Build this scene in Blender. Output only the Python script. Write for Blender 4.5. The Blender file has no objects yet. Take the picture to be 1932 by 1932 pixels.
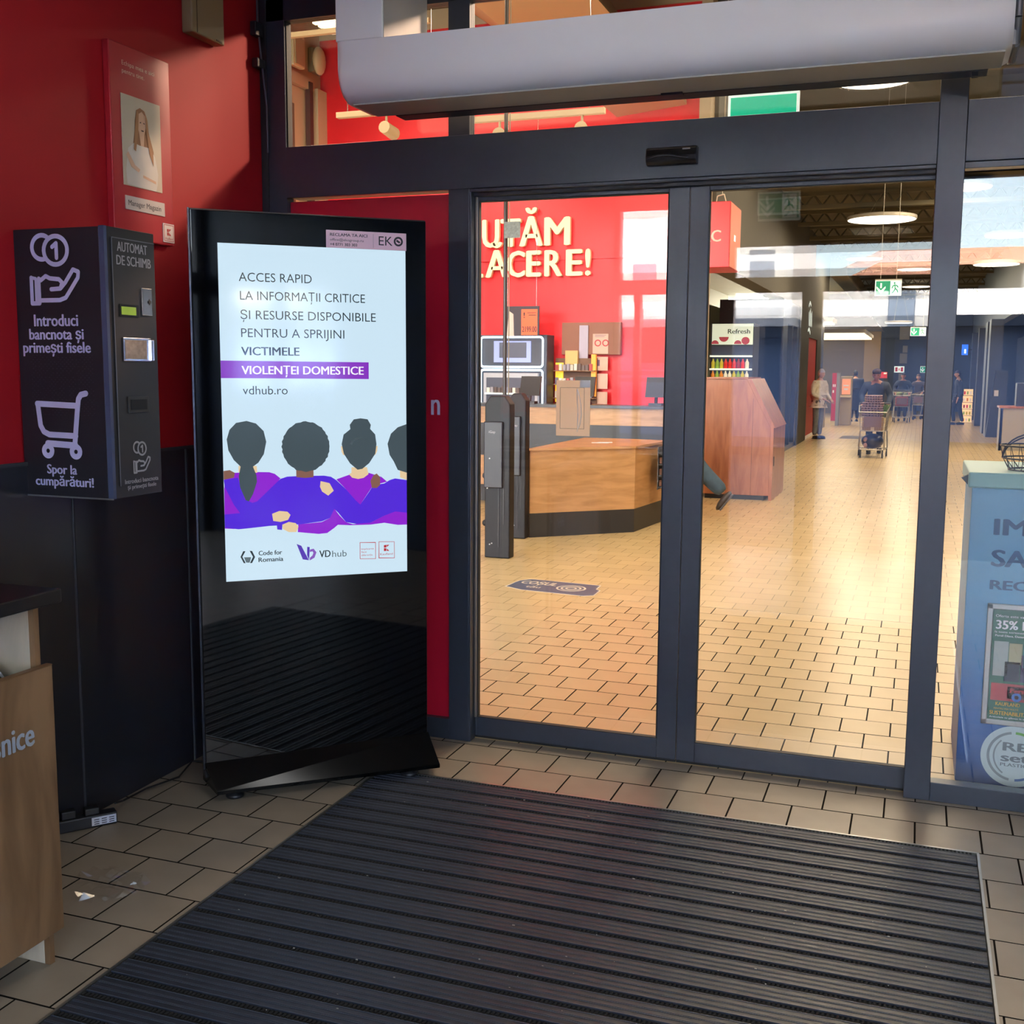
import bpy, bmesh, math, random
from mathutils import Vector, Matrix
random.seed(7)
PI = math.pi
SC = bpy.context.scene
COL = SC.collection

# ------------------------------------------------------------------ camera, world, sun, exposure
cam_d = bpy.data.cameras.new('camera'); cam = bpy.data.objects.new('camera', cam_d); COL.objects.link(cam)
cam_d.sensor_width = 36.0; cam_d.sensor_fit = 'HORIZONTAL'; cam_d.lens = 36.0 * 2102.75 / 1932.0
cam_d.clip_start = 0.05; cam_d.clip_end = 400
YAW, PITCH, ROLL = -0.348211, 0.127414, 0.0066126
def _basis():
    cy, sy, cp, sp = math.cos(YAW), math.sin(YAW), math.cos(PITCH), math.sin(PITCH)
    f = Vector((sy * cp, cy * cp, -sp)); r0 = Vector((cy, -sy, 0)); u0 = r0.cross(f)
    r = r0 * math.cos(ROLL) + u0 * math.sin(ROLL); u = u0 * math.cos(ROLL) - r0 * math.sin(ROLL)
    return r, u, f
_r, _u, _f = _basis()
m = Matrix((( _r.x, _u.x, -_f.x), (_r.y, _u.y, -_f.y), (_r.z, _u.z, -_f.z))).to_4x4()
m.translation = Vector((2.8182, -4.45249, 1.65)); cam.matrix_world = m
SC.camera = cam

w = bpy.data.worlds.new('world'); SC.world = w; w.use_nodes = True
nt = w.node_tree; nt.nodes.clear()
wo = nt.nodes.new('ShaderNodeOutputWorld'); bg = nt.nodes.new('ShaderNodeBackground'); sky = nt.nodes.new('ShaderNodeTexSky')
sky.sky_type = 'HOSEK_WILKIE'; sky.turbidity = 3.0; sky.ground_albedo = 0.4
SUN_DIR = Vector((0.2, 0.92, 0.34)).normalized()
sky.sun_direction = SUN_DIR
bg.inputs['Strength'].default_value = 62.0
hsv = nt.nodes.new('ShaderNodeHueSaturation'); hsv.inputs['Saturation'].default_value = .68; nt.links.new(sky.outputs[0], hsv.inputs['Color']); nt.links.new(hsv.outputs[0], bg.inputs[0]); nt.links.new(bg.outputs[0], wo.inputs[0])
sun_d = bpy.data.lights.new('sun', 'SUN'); sun_d.energy = 120.0; sun_d.angle = 0.01; sun_d.color = (1, .97, .94)
sun = bpy.data.objects.new('sun', sun_d); COL.objects.link(sun); sun.location = (0, -30, 30)
sun.rotation_euler = SUN_DIR.to_track_quat('Z', 'Y').to_euler()

SC.view_settings.view_transform = 'Standard'; SC.view_settings.look = 'None'
SC.view_settings.exposure = 0.0; SC.view_settings.gamma = 1.0; SC.view_settings.use_curve_mapping = False
cy_ = SC.cycles
cy_.max_bounces = 8; cy_.diffuse_bounces = 4; cy_.glossy_bounces = 5; cy_.transparent_max_bounces = 16
cy_.sample_clamp_indirect = 30.0; cy_.caustics_reflective = False; cy_.caustics_refractive = False
cy_.use_denoising = True
LIGHTS = []
def area(name, loc, size, energy, color, target=None, shape='SQUARE', sy=None, portal=False, parent=None):
    d = bpy.data.lights.new(name, 'AREA'); d.energy = energy; d.color = color; d.shape = shape; d.size = size
    if sy: d.size_y = sy
    if portal: d.cycles.is_portal = True
    o = bpy.data.objects.new(name, d); COL.objects.link(o)
    dirv = (Vector(target) - Vector(loc)) if target else Vector((0, 0, -1))
    o.rotation_euler = dirv.to_track_quat('-Z', 'Y').to_euler()
    if parent: o.parent = parent; o.location = Vector(loc) - parent.location
    else: o.location = loc
    return o
# daylight enters the vestibule through its outer glazing and its right side opening
area('sky_portal', (2.9, -6.2, 1.6), 5.0, 1, (1, 1, 1), (2.9, 0, 1.6), 'RECTANGLE', 3.1, True)
area('sky_portal', (5.65, -5.05, 1.3), 1.3, 1, (1, 1, 1), (0, -5.05, 1.3), 'RECTANGLE', 2.4, True)

# ------------------------------------------------------------------ materials
def lin(h):
    h = h.lstrip('#'); c = [int(h[i:i + 2], 16) / 255 for i in (0, 2, 4)]
    return tuple(x / 12.92 if x <= .04045 else ((x + .055) / 1.055) ** 2.4 for x in c) + (1.0,)
MATS = {}
def mat(name, hexc, rough=.5, metal=0., emit=0., noise=.0, nscale=8., bump=0., spec=.5, tone=None, emitc=None, rand=0.):
    if name in MATS: return MATS[name]
    M = bpy.data.materials.new(name); M.use_nodes = True; n = M.node_tree.nodes; l = M.node_tree.links
    b = n['Principled BSDF']; c = lin(hexc)
    b.inputs['Base Color'].default_value = c; b.inputs['Roughness'].default_value = rough; b.inputs['Metallic'].default_value = metal
    b.inputs['Specular IOR Level'].default_value = spec
    if emit and name.startswith('screen_'): b.inputs['Base Color'].default_value = (.01, .01, .012, 1)
    if emit:
        b.inputs['Emission Color'].default_value = lin(emitc) if emitc else c; b.inputs['Emission Strength'].default_value = emit
    if noise or bump or rand:
        tc = n.new('ShaderNodeTexCoord'); tx = n.new('ShaderNodeTexNoise'); tx.inputs['Scale'].default_value = nscale; tx.inputs['Detail'].default_value = 5
        l.new(tc.outputs['Object'], tx.inputs['Vector'])
        if noise or rand:
            r = n.new('ShaderNodeMapRange'); r.inputs[1].default_value = .3; r.inputs[2].default_value = .7
            r.inputs[3].default_value = 1 - noise; r.inputs[4].default_value = 1 + noise * .5
            l.new(tx.outputs[0], r.inputs[0]); fac = r.outputs[0]
            if rand:
                oi = n.new('ShaderNodeObjectInfo'); r2 = n.new('ShaderNodeMapRange'); r2.inputs[3].default_value = 1 - rand; r2.inputs[4].default_value = 1 + rand
                l.new(oi.outputs['Random'], r2.inputs[0]); mm = n.new('ShaderNodeMath'); mm.operation = 'MULTIPLY'
                l.new(fac, mm.inputs[0]); l.new(r2.outputs[0], mm.inputs[1]); fac = mm.outputs[0]
            v = n.new('ShaderNodeVectorMath'); v.operation = 'SCALE'; v.inputs[0].default_value = c[:3]
            l.new(fac, v.inputs['Scale']); l.new(v.outputs[0], b.inputs['Base Color'])
        if bump:
            bp = n.new('ShaderNodeBump'); bp.inputs['Strength'].default_value = bump; bp.inputs['Distance'].default_value = .01
            l.new(tx.outputs[0], bp.inputs['Height']); l.new(bp.outputs[0], b.inputs['Normal'])
    MATS[name] = M; return M
def wood(name, h1, h2, scale=(1, 6, 6), rough=.45):
    if name in MATS: return MATS[name]
    M = bpy.data.materials.new(name); M.use_nodes = True; n = M.node_tree.nodes; l = M.node_tree.links; b = n['Principled BSDF']
    tc = n.new('ShaderNodeTexCoord'); mp = n.new('ShaderNodeMapping'); mp.inputs['Scale'].default_value = scale
    tx = n.new('ShaderNodeTexNoise'); tx.inputs['Scale'].default_value = 3; tx.inputs['Detail'].default_value = 9; tx.inputs['Distortion'].default_value = .7
    cr = n.new('ShaderNodeValToRGB'); cr.color_ramp.elements[0].color = lin(h1); cr.color_ramp.elements[1].color = lin(h2)
    cr.color_ramp.elements[0].position = .32; cr.color_ramp.elements[1].position = .62
    l.new(tc.outputs['Object'], mp.inputs[0]); l.new(mp.outputs[0], tx.inputs['Vector']); l.new(tx.outputs[0], cr.inputs[0]); l.new(cr.outputs[0], b.inputs['Base Color'])
    b.inputs['Roughness'].default_value = rough; MATS[name] = M; return M
def glass(name, tint='ffffff', refl=1.0):
    if name in MATS: return MATS[name]
    M = bpy.data.materials.new(name); M.use_nodes = True; n = M.node_tree.nodes; l = M.node_tree.links; n.clear()
    o = n.new('ShaderNodeOutputMaterial'); mx = n.new('ShaderNodeMixShader'); t = n.new('ShaderNodeBsdfTransparent'); g = n.new('ShaderNodeBsdfGlossy')
    g.inputs['Roughness'].default_value = 0.0; t.inputs['Color'].default_value = lin(tint); g.inputs['Color'].default_value = (1, 1, 1, 1)
    f = n.new('ShaderNodeFresnel'); ge = n.new('ShaderNodeNewGeometry'); mr = n.new('ShaderNodeMapRange'); mr.inputs[3].default_value = 1.5; mr.inputs[4].default_value = 1 / 1.5; l.new(ge.outputs['Backfacing'], mr.inputs[0]); l.new(mr.outputs[0], f.inputs['IOR']); mu = n.new('ShaderNodeMath'); mu.operation = 'MULTIPLY'; mu.inputs[1].default_value = refl
    l.new(f.outputs[0], mu.inputs[0]); l.new(mu.outputs[0], mx.inputs[0]); l.new(t.outputs[0], mx.inputs[1]); l.new(g.outputs[0], mx.inputs[2]); l.new(mx.outputs[0], o.inputs[0])
    MATS[name] = M; return M
def tilemat(name, hexc, hexj, ox, oy, rough=.35):
    M = bpy.data.materials.new(name); M.use_nodes = True; n = M.node_tree.nodes; l = M.node_tree.links; b = n['Principled BSDF']
    tc = n.new('ShaderNodeTexCoord'); mp = n.new('ShaderNodeMapping'); mp.inputs['Location'].default_value = (-ox, -oy, 0)
    br = n.new('ShaderNodeTexBrick'); br.inputs['Scale'].default_value = 1; br.inputs['Brick Width'].default_value = .2215; br.inputs['Row Height'].default_value = .208
    br.inputs['Mortar Size'].default_value = .003; br.inputs['Mortar Smooth'].default_value = 0; br.offset = .5; br.squash = 1
    c = lin(hexc); br.inputs['Color1'].default_value = [x * .94 for x in c[:3]] + [1]; br.inputs['Color2'].default_value = [x * 1.05 for x in c[:3]] + [1]; br.inputs['Mortar'].default_value = lin(hexj)
    l.new(tc.outputs['Object'], mp.inputs[0]); l.new(mp.outputs[0], br.inputs['Vector']); l.new(br.outputs[0], b.inputs['Base Color'])
    b.inputs['Roughness'].default_value = rough; b.inputs['Specular IOR Level'].default_value = .5
    MATS[name] = M; return M

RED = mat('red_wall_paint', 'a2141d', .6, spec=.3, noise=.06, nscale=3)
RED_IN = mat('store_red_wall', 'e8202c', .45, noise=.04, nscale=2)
BLACKP = mat('black_wall_panel', '22242b', .32, noise=.05, nscale=2)
FRAME = mat('anthracite_aluminium', '3b414c', .32, metal=.35, noise=.05, nscale=30)
FRAME_PALE = mat('anodised_inner_profile', '7d746b', .35, metal=.5)  # paler warm grey of the narrow inner profile
GASKET = mat('black_rubber_gasket', '0c0c0e', .6)
WHITE_AC = mat('white_lacquered_steel', 'f2f4f5', .3, noise=.02, nscale=4)
GREY_AC = mat('light_grey_steel', 'aeb0ae', .45)
GLASS = glass('clear_glass', refl=.6); 
TILE = mat('beige_floor_tile', '918474', .4, noise=.1, nscale=6, rand=.05, bump=.04)
TILE_IN = mat('warm_beige_store_tile', 'c8ae80', .3, noise=.07, nscale=5, rand=.045, bump=.03)
JOINT = mat('dark_floor_joint', '1c1713', .9, spec=.1)
TILE_FAR = tilemat('beige_tiles_beyond', 'c8ae80', '8b7a55', 1.992 + .11075, .129, .26)
TILE_OUT = tilemat('lobby_tiles_beyond', '918474', '4a423a', 1.994 + .11075, -.03, .4)
MAT_R = mat('mat_rubber', '2b2f39', .42, noise=.25, nscale=18, bump=.3, spec=.4)
MAT_B = mat('mat_bristle', '17181b', .9, noise=.5, nscale=400, bump=1.0)
ALU = mat('brushed_aluminium', 'a9a8a4', .3, metal=.9)
CHROME = mat('chrome', 'd8d8d8', .12, metal=1)
BLK = mat('black_powder_coat', '1b1c20', .42, noise=.1, nscale=60)
BLKG = mat('black_gloss_glass', '050608', .03, spec=.6)
CHAR = mat('charcoal_steel', '2b2a2a', .45)
WHT = mat('white_print', 'f2f0f4', .5)
LAV = mat('pale_lavender_print', 'cfc9e2', .5)
CREAM = mat('cream_plastic', 'd8c9a0', .5)
OAK = wood('oak_laminate', '64492f', '8a6b4b', (3, 3, .7), .5)
OAKP = wood('pale_oak_inside', 'a79c86', 'beb39c', (5, 5, 1), .6)
OAKD = wood('warm_oak_desk', 'a67a4c', 'bd9062', (1, 1, 6), .4)
OAKV = wood('reddish_oak_counter', '8f5536', 'a86a45', (5, 5, .8), .35)
BEIGE = mat('beige_plaster', 'b3a083', .8, noise=.05, nscale=2)
OLIVE = mat('dark_ceiling_paint', '55503f', .8, noise=.12, nscale=1.5)
OLIVE2 = mat('steel_girder_paint', '6b644c', .7)
NAVY = mat('dark_navy_cladding', '252b38', .35)
SLATE = mat('slate_blue_wall', '3d4758', .6, noise=.05, nscale=1)
GREYW = mat('warm_grey_wall', '8a8577', .7)
DARKC = mat('pale_lobby_ceiling', 'c2c8d0', .7)

# ------------------------------------------------------------------ mesh builder
class MB:
    def __init__(s): s.v = []; s.f = []; s.mi = []; s.sm = []
    def add(s, vs, fs, mi=0, smooth=False):
        o = len(s.v); s.v += [tuple(p) for p in vs]; s.f += [tuple(i + o for i in q) for q in fs]; s.mi += [mi] * len(fs); s.sm += [smooth] * len(fs); return s
    def box(s, x0, x1, y0, y1, z0, z1, mi=0):
        x0, x1 = min(x0, x1), max(x0, x1); y0, y1 = min(y0, y1), max(y0, y1); z0, z1 = min(z0, z1), max(z0, z1)
        v = [(x, y, z) for z in (z0, z1) for y in (y0, y1) for x in (x0, x1)]
        return s.add(v, [(0, 2, 3, 1), (4, 5, 7, 6), (0, 1, 5, 4), (2, 6, 7, 3), (0, 4, 6, 2), (1, 3, 7, 5)], mi)
    def prism(s, pts, axis, a, b, mi=0):
        """polygon of 2D points extruded along axis from a to b; (u,v) = remaining axes in order"""
        def P(p, t): 
            return (t, p[0], p[1]) if axis == 'x' else (p[0], t, p[1]) if axis == 'y' else (p[0], p[1], t)
        n = len(pts); v = [P(p, a) for p in pts] + [P(p, b) for p in pts]
        ar = sum(pts[i][0] * pts[(i + 1) % n][1] - pts[(i + 1) % n][0] * pts[i][1] for i in range(n))
        f = [tuple(range(n)), tuple(range(2 * n - 1, n - 1, -1))] + [(i, n + i, n + (i + 1) % n, (i + 1) % n) for i in range(n)]
        flip = (ar > 0) == (b > a)
        if axis == 'y': flip = not flip
        if flip is False: pass
        if flip: f = [tuple(reversed(q)) for q in f]
        return s.add(v, f, mi)
    def tube(s, p, q, r, r2=None, n=8, mi=0, cap=True):
        p = Vector(p); q = Vector(q); r2 = r if r2 is None else r2; d = (q - p)
        if d.length < 1e-6: return s
        d.normalize(); a = d.orthogonal().normalized(); b = d.cross(a)
        vs = [p + (a * math.cos(t) + b * math.sin(t)) * r for t in [2 * PI * i / n for i in range(n)]] + [q + (a * math.cos(t) + b * math.sin(t)) * r2 for t in [2 * PI * i / n for i in range(n)]]
        s.add(vs, [(i, (i + 1) % n, n + (i + 1) % n, n + i) for i in range(n)], mi, True)
        if cap: s.add(vs[:n], [tuple(reversed(range(n)))], mi); s.add(vs[n:], [tuple(range(n))], mi)
        return s
    def path(s, pts, r, n=6, mi=0):
        for a, b in zip(pts, pts[1:]): s.tube(a, b, r, n=n, mi=mi)
        return s
    def lathe(s, prof, c=(0, 0, 0), n=16, mi=0, axis='z'):
        vs = []; 
        for (r, z) in prof:
            for i in range(n):
                t = 2 * PI * i / n; p = (r * math.cos(t), r * math.sin(t), z)
                if axis == 'y': p = (p[0], p[2], p[1])
                if axis == 'x': p = (p[2], p[0], p[1])
                vs.append((p[0] + c[0], p[1] + c[1], p[2] + c[2]))
        fs = []
        for k in range(len(prof) - 1):
            for i in range(n):
                fs.append((k * n + i, k * n + (i + 1) % n, (k + 1) * n + (i + 1) % n, (k + 1) * n + i))
        s.add(vs, fs, mi, True)
        if prof[0][0] > 1e-4: s.add(vs[:n], [tuple(reversed(range(n)))], mi)
        if prof[-1][0] > 1e-4: s.add(vs[-n:], [tuple(range(n))], mi)
        return s
    def sphere(s, c, r, n=12, mi=0):
        rx, ry, rz = (r, r, r) if not hasattr(r, '__len__') else r
        m_ = n // 2; vs = [(c[0] + rx * math.sin(PI * j / m_) * math.cos(2 * PI * i / n), c[1] + ry * math.sin(PI * j / m_) * math.sin(2 * PI * i / n), c[2] - rz * math.cos(PI * j / m_)) for j in range(m_ + 1) for i in range(n)]
        return s.add(vs, [(j * n + i, j * n + (i + 1) % n, (j + 1) * n + (i + 1) % n, (j + 1) * n + i) for j in range(m_) for i in range(n)], mi, True)
    def mesh(s, name, mats):
        me = bpy.data.meshes.new(name); me.from_pydata(s.v, [], s.f); me.update()
        for q in (mats if isinstance(mats, (list, tuple)) else [mats]): me.materials.append(q)
        me.polygons.foreach_set('material_index', s.mi); me.polygons.foreach_set('use_smooth', s.sm); me.update()
        return me
def link(name, me, parent=None, loc=None, rot=None, bev=0., label=None, stuff=False):
    o = bpy.data.objects.new(name, me); COL.objects.link(o)
    if parent is not None: o.parent = parent
    if loc is not None: o.location = loc
    if rot is not None: o.rotation_euler = rot
    if bev:
        b = o.modifiers.new('bevel', 'BEVEL'); b.width = bev; b.segments = 2; b.limit_method = 'ANGLE'; b.angle_limit = .6
    if label: o['label'] = label
    if stuff: o['kind'] = 'stuff'
    return o
def part(name, mb, mats, parent=None, **k): return link(name, mb.mesh(name, mats), parent, **k)
def bx(x0, x1, y0, y1, z0, z1): return MB().box(x0, x1, y0, y1, z0, z1)
def tag(o, label=None, cat=None, group=None, kind=None):
    if label: o['label'] = label
    if cat: o['category'] = cat
    if group: o['group'] = group
    if kind: o['kind'] = kind
    return o
def thing(name, label, cat, loc=(0, 0, 0), rz=0., group=None, kind=None):
    o = bpy.data.objects.new(name, None); COL.objects.link(o); o.location = loc; o.rotation_euler = (0, 0, rz); o.empty_display_size = .1
    return tag(o, label, cat, group, kind)
def struct(name, mb=None, mats=None, label=None, **k):
    o = part(name, mb, mats, **k) if mb else thing(name, label, None)
    o['kind'] = 'structure'
    if label: o['label'] = label
    return o
def copy_tree(o, parent=None, **k):
    c = o.copy(); COL.objects.link(c); c.parent = parent
    for ch in o.children: copy_tree(ch, c)
    return c
def poly_mb(polys, y0=0., dy=-.0002, mb=None, mis=None):
    """flat print: 2D polygons (x,z) stacked outward along -y"""
    mb = mb if mb is not None else MB()
    k0 = len(mb.f)
    for i, p in enumerate(polys):
        y = y0 + dy * i - (k0 + i) * 1.5e-5; n = len(p)
        ar = sum(p[j][0] * p[(j + 1) % n][1] - p[(j + 1) % n][0] * p[j][1] for j in range(n))
        idx = tuple(range(n)) if ar > 0 else tuple(reversed(range(n)))
        mb.add([(q[0], y, q[1]) for q in p], [idx], mis[i] if mis else 0)
    return mb
_TC = {}
def _glyphs(body, off, ex):
    c = bpy.data.curves.new('t', 'FONT'); c.body = body; c.size = 1; c.resolution_u = 3; c.offset = off; c.extrude = ex
    o = bpy.data.objects.new('t', c); COL.objects.link(o); dg = bpy.context.evaluated_depsgraph_get(); dg.update()
    me = bpy.data.meshes.new_from_object(o.evaluated_get(dg)); co = [v.co.copy() for v in me.vertices]; fs = [tuple(p.vertices) for p in me.polygons]
    bpy.data.objects.remove(o); return co, fs
CAPH = max(v.y for v in _glyphs('H', 0, 0)[0])
def text(body, x, z, wdt, cap, mats, parent, y=0., weight=0, ext=0., name='lettering', slant=0., label=None, mb=None):
    """lettering lying in the local xz plane, facing -y; left edge x, baseline z, fitted to width and cap height"""
    key = (body, weight, bool(ext))
    if key not in _TC:
        co, fs = _glyphs(body, {-1: -.004, 0: 0, 1: 0, 2: 0}[weight], .1 if ext else 0); c2, f2_ = [], []
        kk = 0
        for (dx, dz) in {-1: [(0, 0)], 0: [(0, 0)], 1: [(-.022, 0), (.022, 0), (0, 0)], 2: [(-.034, 0), (.034, 0), (0, .012), (0, -.012), (-.02, 0), (.02, 0)]}[weight]:
            n0 = len(c2); c2 += [(v.x + dx, v.y + dz, v.z, kk * 1.2e-4) for v in co]; kk += 1; f2_ += [tuple(i + n0 for i in q) for q in fs]
        _TC[key] = (c2, f2_)
    co, fs = _TC[key]; xs = [v[0] for v in co]; x0, x1 = min(xs), max(xs); sx = wdt / (x1 - x0); sz = cap / CAPH
    m_ = mb or MB(); m_.add([(x + (v[0] - x0) * sx + slant * v[1] * sz, (y - (v[2] + .1) / .2 * ext if ext else y) - v[3], z + v[1] * sz) for v in co], fs)
    return None if mb else part(name, m_, mats, parent, label=label)

# ------------------------------------------------------------------ people
def skin_mesh(verts, edges, radii, sub=1):
    me = bpy.data.meshes.new('sk'); me.from_pydata([tuple(v) for v in verts], edges, []); o = bpy.data.objects.new('sk', me); COL.objects.link(o)
    o.modifiers.new('s', 'SKIN'); sl = me.skin_vertices[0].data
    for i, r in enumerate(radii): 
        r = r if hasattr(r, '__len__') else (r, r); sl[i].radius = r
    sl[0].use_root = True
    ss = o.modifiers.new('u', 'SUBSURF'); ss.levels = sub; ss.render_levels = sub
    dg = bpy.context.evaluated_depsgraph_get(); dg.update(); r = bpy.data.meshes.new_from_object(o.evaluated_get(dg))
    bpy.data.objects.remove(o); v = [q.co.copy() for q in r.vertices]; f = [tuple(p.vertices) for p in r.polygons]
    return v, f
SKIN = mat('skin', 'c39378', .55); SKIN_B = mat('ruddy_skin', 'a8705a', .55)
def human(label, loc, rz, H=1.75, arms=None, legs=None, top='334455', bottom='222228', hair='333333', lean=0., coat=0., skin=None, cap=None, hair_long=False, headturn=0., shoes='18181a', group=None, headtilt=0., bulk=1.0, legw=1.0):
    """faces local -y. arms/legs: joint positions in metres of a 1.75 m body"""
    k = H / 1.75; skin = skin or SKIN
    t = thing('person', label, 'person', loc, rz, group)
    dy = lambda z: -lean * max(0, z - .95)
    A = arms or [[(-.20, 0, 1.43), (-.25, .02, 1.14), (-.25, -.05, .90)], [(.20, 0, 1.43), (.25, .02, 1.14), (.25, -.05, .90)]]
    Lg = legs or [[(-.09, 0, .92), (-.10, -.01, .50), (-.10, .02, .09)], [(.09, 0, .92), (.10, -.01, .50), (.10, .02, .09)]]
    V = [(0, 0, .96), (0, dy(1.12), 1.12), (0, dy(1.32), 1.32), (0, dy(1.44), 1.45), (0, dy(1.52) - .01, 1.52), (0, dy(1.6) - .02, 1.58)]
    R = [(.12, .09), (.13, .10), (.16, .11), (.10, .08), (.052, .055), (.05, .05)]
    E = [(0, 1), (1, 2), (2, 3), (3, 4), (4, 5)]
    armidx = []; legidx = []
    for a in A:
        b = len(V); sh, el, wr = [Vector(q) for q in a]; sh.y += dy(sh.z)
        d = (wr - el).normalized(); V += [sh, el, wr, wr + d * .09]; R += [.062, .044, .028, (.04, .02)]; E += [(3, b), (b, b + 1), (b + 1, b + 2), (b + 2, b + 3)]
        armidx.append((b, b + 1, b + 2)); side = 1 if sh.x > 0 else -1
        s_ = d.cross(Vector((0, 0, 1))); s_ = s_.normalized() if s_.length > .3 else Vector((1, 0, 0))
        for fi, off in enumerate((-.028, -.009, .01, .028)):       # four fingers of unequal length, slightly curled
            n0 = len(V); p = wr + d * .10 + s_ * off; ln = (.07, .08, .075, .06)[fi]
            V += [p + d * ln * .5 + Vector((0, 0, -.006)), p + d * ln + Vector((0, 0, -.022))]; R += [.009, .007]; E += [(b + 3, n0), (n0, n0 + 1)]
        n0 = len(V); V += [wr + d * .05 + s_ * -.045 * side, wr + d * .09 + s_ * -.06 * side]; R += [.011, .009]; E += [(b + 2, n0), (n0, n0 + 1)]
    for q in Lg:
        b = len(V); hp, kn, an = [Vector(p) for p in q]; V += [hp, kn, an]; R += [.088, .058, .04]; E += [(0, b), (b, b + 1), (b + 1, b + 2)]
        legidx.append((b, b + 1, b + 2))
    sc = lambda vs: [Vector(v) * k for v in vs]; scr = lambda rs: [tuple(x * k for x in (r if hasattr(r, '__len__') else (r, r))) for r in rs]
    v, f = skin_mesh(sc(V), E, scr(R)); mb = MB(); mb.add(v, f, 0, True)
    hc = Vector((0, dy(1.66) - .035 - headtilt * .5, 1.655 - headtilt * .3)) * k; rot = Matrix.Rotation(headturn, 3, 'Z') @ Matrix.Rotation(headtilt * 3, 3, 'X')
    def headv(n=16, m_=12, grow=0., zmin=-9):
        vs = []
        for j in range(m_ + 1):
            for i in range(n):
                th = 2 * PI * i / n; ph = PI * j / m_; x = .074 * math.sin(ph) * math.sin(th); y = -.095 * math.sin(ph) * math.cos(th); z = -.118 * math.cos(ph)
                if z < -.02: x *= 1 + (z + .02) * 3.2; y = y * (1 + (z + .02) * 1.5) - .012 * (-z / .118)
                if abs(math.sin(th)) < .25 and math.cos(th) > 0 and -.045 < z < .012: y -= .022 * (1 - abs(math.sin(th)) * 3.5)
                s_ = 1 + grow / .09
                vs.append(rot @ (Vector((x, y, z)) * s_ * k) + hc)
        return vs, [(j * n + i, j * n + (i + 1) % n, (j + 1) * n + (i + 1) % n, (j + 1) * n + i) for j in range(m_) for i in range(n)]
    hv, hf = headv(); mb.add(hv, hf, 0, True)
    for sx in (-1, 1): mb.sphere(rot @ Vector((sx * .076 * k, .006 * k, -.005 * k)) + hc, (.012 * k, .018 * k, .03 * k), 8)
    part('body', mb, skin, t)
    e = MB()
    for sx in (-1, 1): e.sphere(rot @ Vector((sx * .03 * k, -.087 * k, .006 * k)) + hc, (.011 * k, .006 * k, .006 * k), 6)
    part('eyes', e, mat('dark_eyes', '1a1410', .2), t)
    mo = MB(); mo.sphere(rot @ Vector((0, -.088 * k, -.055 * k)) + hc, (.022 * k, .006 * k, .005 * k), 6); part('mouth', mo, mat('lips', '8a4a42', .5), t)
    hm = MB(); hv, hf = headv(grow=.011); keep = []
    for q in hf:
        c = sum((hv[i] for i in q), Vector()) / 4; lc = rot.inverted() @ (c - hc)
        if lc.z > .045 * k or (lc.y > .01 * k and lc.z > -.06 * k) : keep.append(q)
    hm.add(hv, keep, 0, True); part('hair', hm, mat('hair_' + hair, hair, .7), t)
    if cap:
        cm = MB(); cm.sphere(hc + Vector((0, 0, .055 * k)), (.09 * k, .112 * k, .075 * k), 14); cm.box(-.06 * k, .06 * k, hc.y - .17 * k, hc.y - .07 * k, hc.z + .045 * k, hc.z + .058 * k); part('cap', cm, mat('cap_' + cap, cap, .8), t)
    # clothing: jacket (torso and arms to the wrist), trousers, shoes
    tv = V[:4] + []; tr = [(.165 * bulk, .125 * bulk), (.16 * bulk, .125 * bulk), (.175 * bulk, .13 * bulk), (.125, .105)]; te = [(0, 1), (1, 2), (2, 3)]
    if coat: tv.append((0, .01, .96 - coat)); tr.append((.17 * bulk, .14 * bulk)); te.append((0, 4))
    else: tv.append((0, 0, .87)); tr.append((.152 * bulk, .13 * bulk)); te.append((0, 4))
    tv.append((0, dy(1.49), 1.49)); tr.append((.07, .07)); te.append((3, 5))
    for (a, b, c) in armidx:
        n0 = len(tv); tv += [V[a], V[b], V[c]]; tr += [.082 * bulk, .062 * bulk, .045]; te += [(3, n0), (n0, n0 + 1), (n0 + 1, n0 + 2)]
    v, f = skin_mesh(sc(tv), te, scr(tr)); cm = MB(); cm.add(v, f, 0, True); part('jacket', cm, mat('cloth_' + top, top, .85, noise=.15, nscale=20), t)
    tv = [(0, 0, .95)]; tr = [(.125, .095)]; te = []
    for (a, b, c) in legidx:
        n0 = len(tv); tv += [V[a], V[b], V[c]]; tr += [.105 * legw, .078 * legw, .062 * legw]; te += [(0, n0), (n0, n0 + 1), (n0 + 1, n0 + 2)]
    v, f = skin_mesh(sc(tv), te, scr(tr)); cm = MB(); cm.add(v, f, 0, True); part('trousers', cm, mat('cloth_' + bottom, bottom, .85, noise=.2, nscale=15), t)
    for (a, b, c) in legidx:
        an = Vector(V[c]) * k; kn_ = Vector(V[b]) * k; d = kn_ - an; ang = math.atan2(d.y, d.z); ang = 0 if an.z < .12 else ang * 1.15; Rx = Matrix.Rotation(-ang, 3, 'X'); sh = MB()
        sh.sphere((0, -.07 * k, -.045 * k), (.048 * k, .14 * k, .045 * k), 12); sh.box(-.04 * k, .04 * k, -.18 * k, .05 * k, -.09 * k, -.07 * k)
        sh.v = [tuple(Rx @ Vector(q) + an) for q in sh.v]
        part('shoe', sh, mat('shoe_' + shoes, shoes, .5), t)
    return t
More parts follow.
